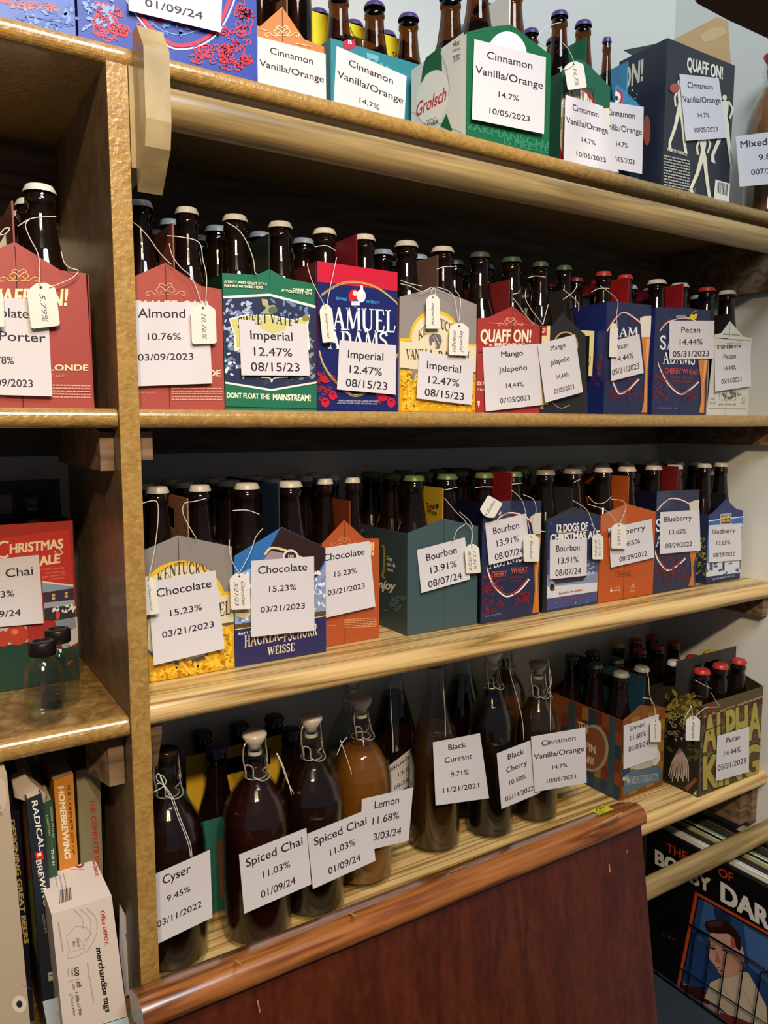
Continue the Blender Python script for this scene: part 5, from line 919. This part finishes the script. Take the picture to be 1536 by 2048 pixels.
boxthing('cardboard_box', 'plain brown cardboard box in the dark beyond the wire rack', 'box', 1.14, 1.19, 1.02, 1.15, .2225, .50, mat('7a5438', .8))
# ================= books and tag box at lower left =================
ZB = .7805
def tome(name, label, cat, Y, q, th, cf, items=(), pages=None, rough=.5, side=None, crop='M5'):
    pl = PY(Y); W = [pl(*c2p(crop, *p)) for p in q]; W[2].z = ZB; W[3].z = ZB; zc = 1.074 if W[0].x > .14 else 1.14
    for p_ in W[:2]: p_.z = min(p_.z, zc); p_.x = min(p_.x, .206)
    for p_ in W[2:]: p_.x = min(p_.x, .206)
    e = empty(name, (W[3].x, Y, ZB), label, cat)
    m = MB(); m.prism(W, (0, th, 0), mat(cf, rough, coat=.15)); world_child('cover', m, e)
    if pages:
        m = MB(); a, c = W[0], W[1]; m.add([a+Vector((.0015,.002,.0006)), c+Vector((-.0015,.002,.0006)), c+Vector((-.0015,th-.002,.0006)), a+Vector((.0015,th-.002,.0006))], [(0,1,2,3)], mat(pages, .8)); world_child('page_edges', m, e)
    if items: m = MB(); art(m, lambda u, v, e_=0: (lambda p: setattr(p, 'z', max(p.z, ZB)) or setattr(p, 'x', min(p.x, .206)) or p)(pl(u, v, e_)), crop, items, rough, .0003); world_child('printed_spine', m, e)
    if side:
        m = MB(); d = (W[3]-W[0]); nrm = Vector((-d.z, 0, d.x)); nrm = nrm if nrm.x < 0 else -nrm
        def ps(u, v, e_=0):
            p = PL(W[0], nrm)(u, v, e_); p.y = min(max(p.y, Y+.0005), Y+th); p.z = min(max(p.z, ZB+.001), W[0].z-.0005); return p
        art(m, ps, crop, side, rough, .0004); world_child('printed_cover', m, e)
    return e
R1 = {'r': 1, 'w': .05}; R0 = {'r': 1}
tome('ring_binder', 'cream ring binder cut by the left edge', 'binder', .855, [(-230,260),(48,218),(235,2060),(-40,2100)], .20, 'b4a590', [('e','d8ccb8',140,1905,52,62),('e','24242a',140,1905,22,26),('e','c4b6a2',5,400,42,120),('t','5a5048','70-25',0,470,4,545,12,R0),('l','7a6a58',[(160,1760),(225,1800)],2)])
tome('book', 'dark book with yellow lettering behind the binder', 'book', .955, [(62,330),(128,330),(235,1800),(176,1800)], .14, '1a1630', [('t','e0c878','DESIGNING GREAT BEERS',72,575,176,1470,34,R1)])
tome('book', 'black book with white handmade lettering and red letter', 'book', .905, [(190,435),(300,392),(440,1800),(318,1850)], .15, '1c2430',
  [('t','e8e8e0','RADICAL',228,440,283,800,44,{'r':1,'w':.02}),('p','c83020',[(252,815),(305,795),(318,860),(265,880)]),('p','e8e8e0',[(268,820),(296,810),(300,830),(272,842)]),('t','e8e8e0','BREWING',258,870,318,1195,42,{'r':1,'w':.02}),('t','8a8c90','RANDY',330,1240,345,1350,20,R0),('t','8a8c90','MOSHER',300,1255,322,1395,20,R0),('p','a8a8a4',[(345,1680),(385,1670),(392,1730),(352,1740)]),('l','1c2430',[(352,1700),(388,1695)],6)], 'c8bca4',
  side=[('p','6a3c20',[(60,400),(200,430),(330,1850),(60,1850)]),('f','8a4a24',100,430,230,860,20,301,70),('p','8c2028',[(130,720),(210,760),(250,1050),(190,1000),(140,850)]),('f','a83038',130,740,240,1040,14,302,50),('p','5c6a28',[(180,1020),(250,1060),(300,1560),(260,1560),(200,1300)]),('f','7a8a38',190,1060,290,1500,16,303,60)])
tome('book', 'green book with pale lettering beside the black book', 'book', .925, [(302,470),(380,434),(478,1800),(440,1800)], .15, '2c4a34', [('t','b8c0a0','HIGGINS, KILGORE',362,485,378,705,15,R0),('t','b8c0a0','& HERTLEIN',330,540,352,690,15,R0),('l','b8c0a0',[(372,705),(374,775)],2),('t','c8ccb0','THE H',368,785,378,905,18,R1)], 'a89c80')
tome('book', 'thick orange book with cream lettering', 'book', .935, [(386,297),(527,240),(610,1700),(496,1800)], .16, 'c07c28', [('t','e8dcc0','HOMEBREWING',418,338,468,858,44,{'r':1,'w':.05}),('t','2c2010','THE COMPLETE JOY OF',484,318,522,822,20,{'r':1,'w':.02})], '8c8474')
tome('book', 'grey-beige book with red lettering', 'book', .975, [(545,135),(718,105),(760,1700),(620,1750)], .15, '8a8468', [('t','b03428','THE COMPLETE GUIDE',648,428,690,1000,38,{'r':1,'w':.02})], '6c6450')
tome('book', 'small dark book with dull lettering by the upright', 'book', 1.02, [(742,575),(792,565),(815,1500),(770,1520)], .12, '28201e', [('t','8a7c70','50 GREAT',768,640,790,800,20,R0)], '6a6054')
Yb = .852; pb = PY(Yb)
tb = [pb(*c2p('M5', *p)) for p in ((370,1250),(805,1130),(938,2060),(478,2170))]; tb[2].z = ZB; tb[3].z = ZB; zt = (tb[0].z+tb[1].z)/2; tb[0].z = tb[1].z = zt
box = empty('tag_box', (tb[3].x, Yb, ZB), 'white cardboard box of merchandise tags', 'box')
m = MB(); m.prism(tb, (0, .085, 0), mat('d8ccc4', .5)); world_child('carton_body', m, box)
BI = [('t','b82830','Office',722,1232,738,1335,34,{'r':1,'w':.02}),('t','b82830','DEPOT.',742,1348,760,1482,26,{'r':1,'w':.03}),('t','17151a','merchandise tags',692,1500,762,1965,44,{'r':1,'w':.03}),('t','8a8080','white string for easy attachment',625,1610,672,1895,13,R0),
  ('t','3a3436','500',532,1638,540,1702,36,{'r':1,'w':.02}),('t','5a5254','COUNT',508,1645,516,1705,17,R0),('t','8a8080','UNITES',484,1650,490,1705,11,R0),('l','8a8080',[(482,1745),(570,1720)],2),('t','3a3436','#5',552,1742,558,1785,32,{'r':1,'w':.02}),('t','5a5254','SIZE',522,1760,528,1800,16,R0),('t','3a3436','1 3/32in x 1 3/4in',540,1820,572,1985,24,{'r':1,'w':.02}),('t','5a5254','2.77cm x 4.4cm',502,1830,530,1988,22,R0),
  ('l','a09890',[(480,1415),(545,1340),(625,1350),(655,1395),(600,1500),(505,1530),(480,1415)],2),('l','a09890',[(520,1460),(590,1445),(612,1520),(560,1560),(490,1575),(485,1520)],2),('c','a09890',[(530,1220),(590,1280),(605,1350),(585,1340)],3),('c','a09890',[(575,1215),(650,1290),(650,1400),(610,1440)],3),('c','a09890',[(620,1210),(690,1280),(695,1400),(625,1530)],3),('t','5a5a70','Great',552,1428,562,1495,20,{'r':1,'s':.3}),('t','5a5a70','Buy',525,1450,532,1495,18,{'r':1,'s':.3}),('t','8a8080','Sold by the each tag line',415,1312,450,1525,13,R0),
  ('p','b8dce4',[(740,2048),(920,1990),(938,2060),(740,2120)]),('l','1c1c24',[(745,2048),(918,1995)],5)]
m = MB(); art(m, lambda u, v, e_=0: (lambda p: setattr(p, 'z', max(p.z, ZB)) or p)(pb(u, v, e_)), 'M5', BI, .5, .0003); world_child('printed_front', m, box)
pz = PZ(zt); m = MB()
art(m, lambda u, v, e_=0: (lambda p: setattr(p, 'y', min(p.y, Yb+.084)) or p)(pz(u, v, e_)), 'M5', [('t','b82830','Office DEPOT.',660,845,690,985,24,{'r':1,'w':.03}),('e','a03038',572,890,34,32),('e','e8dcd8',572,890,20,18),('e','a03038',572,890,8,8),('m','8a8080',505,930,610,1000,1,3),
  ('t','8a8080','merchandise tags',452,960,478,1070,11,R0),('t','8a8080','etiquettes blanches',425,970,448,1080,11,R0),('t','8a8080','500 count',395,985,410,1060,11,R0)]+[('p','1c1c20',[(422,1090+i*0),(422,1090)]+[]) for i in range(0)]+[('p','2c2a2c',[(425+i*10,1085-i*3),(425+i*10+(6 if i % 3 else 3),1084-i*3),(430+i*10+(6 if i % 3 else 3),1180-i*4),(430+i*10,1181-i*4)]) for i in range(9)], .5, .0004); world_child('printed_top', m, box)
slab('paper_sheet', 'white Lemon sheet slipped in beside the tag box', 'paper', .93, 'M5', [(862,1180),(930,1310),(972,1815),(905,1850),(860,1500)], .0006, mat('b8b8c0', .7), [('t','2c2840','Lemon',905,1400,950,1690,24,{'r':1})])
slab('paper_sheet', 'pale blue sheet lying below the books', 'paper', .875, 'M5', [(308,1890),(450,1845),(500,2090),(345,2090)], .0006, mat('a8b8c4', .7), [('t','90a0b0','Len',410,1960,445,2080,60,{'r':1})])
slab('paper_scrap', 'crumpled tissue scrap on top of the black book', 'paper', .92, 'M5', [(90,310),(180,245),(225,300),(330,385),(318,470),(296,395),(195,445),(105,415)], .02, mat('b0a494', .8))
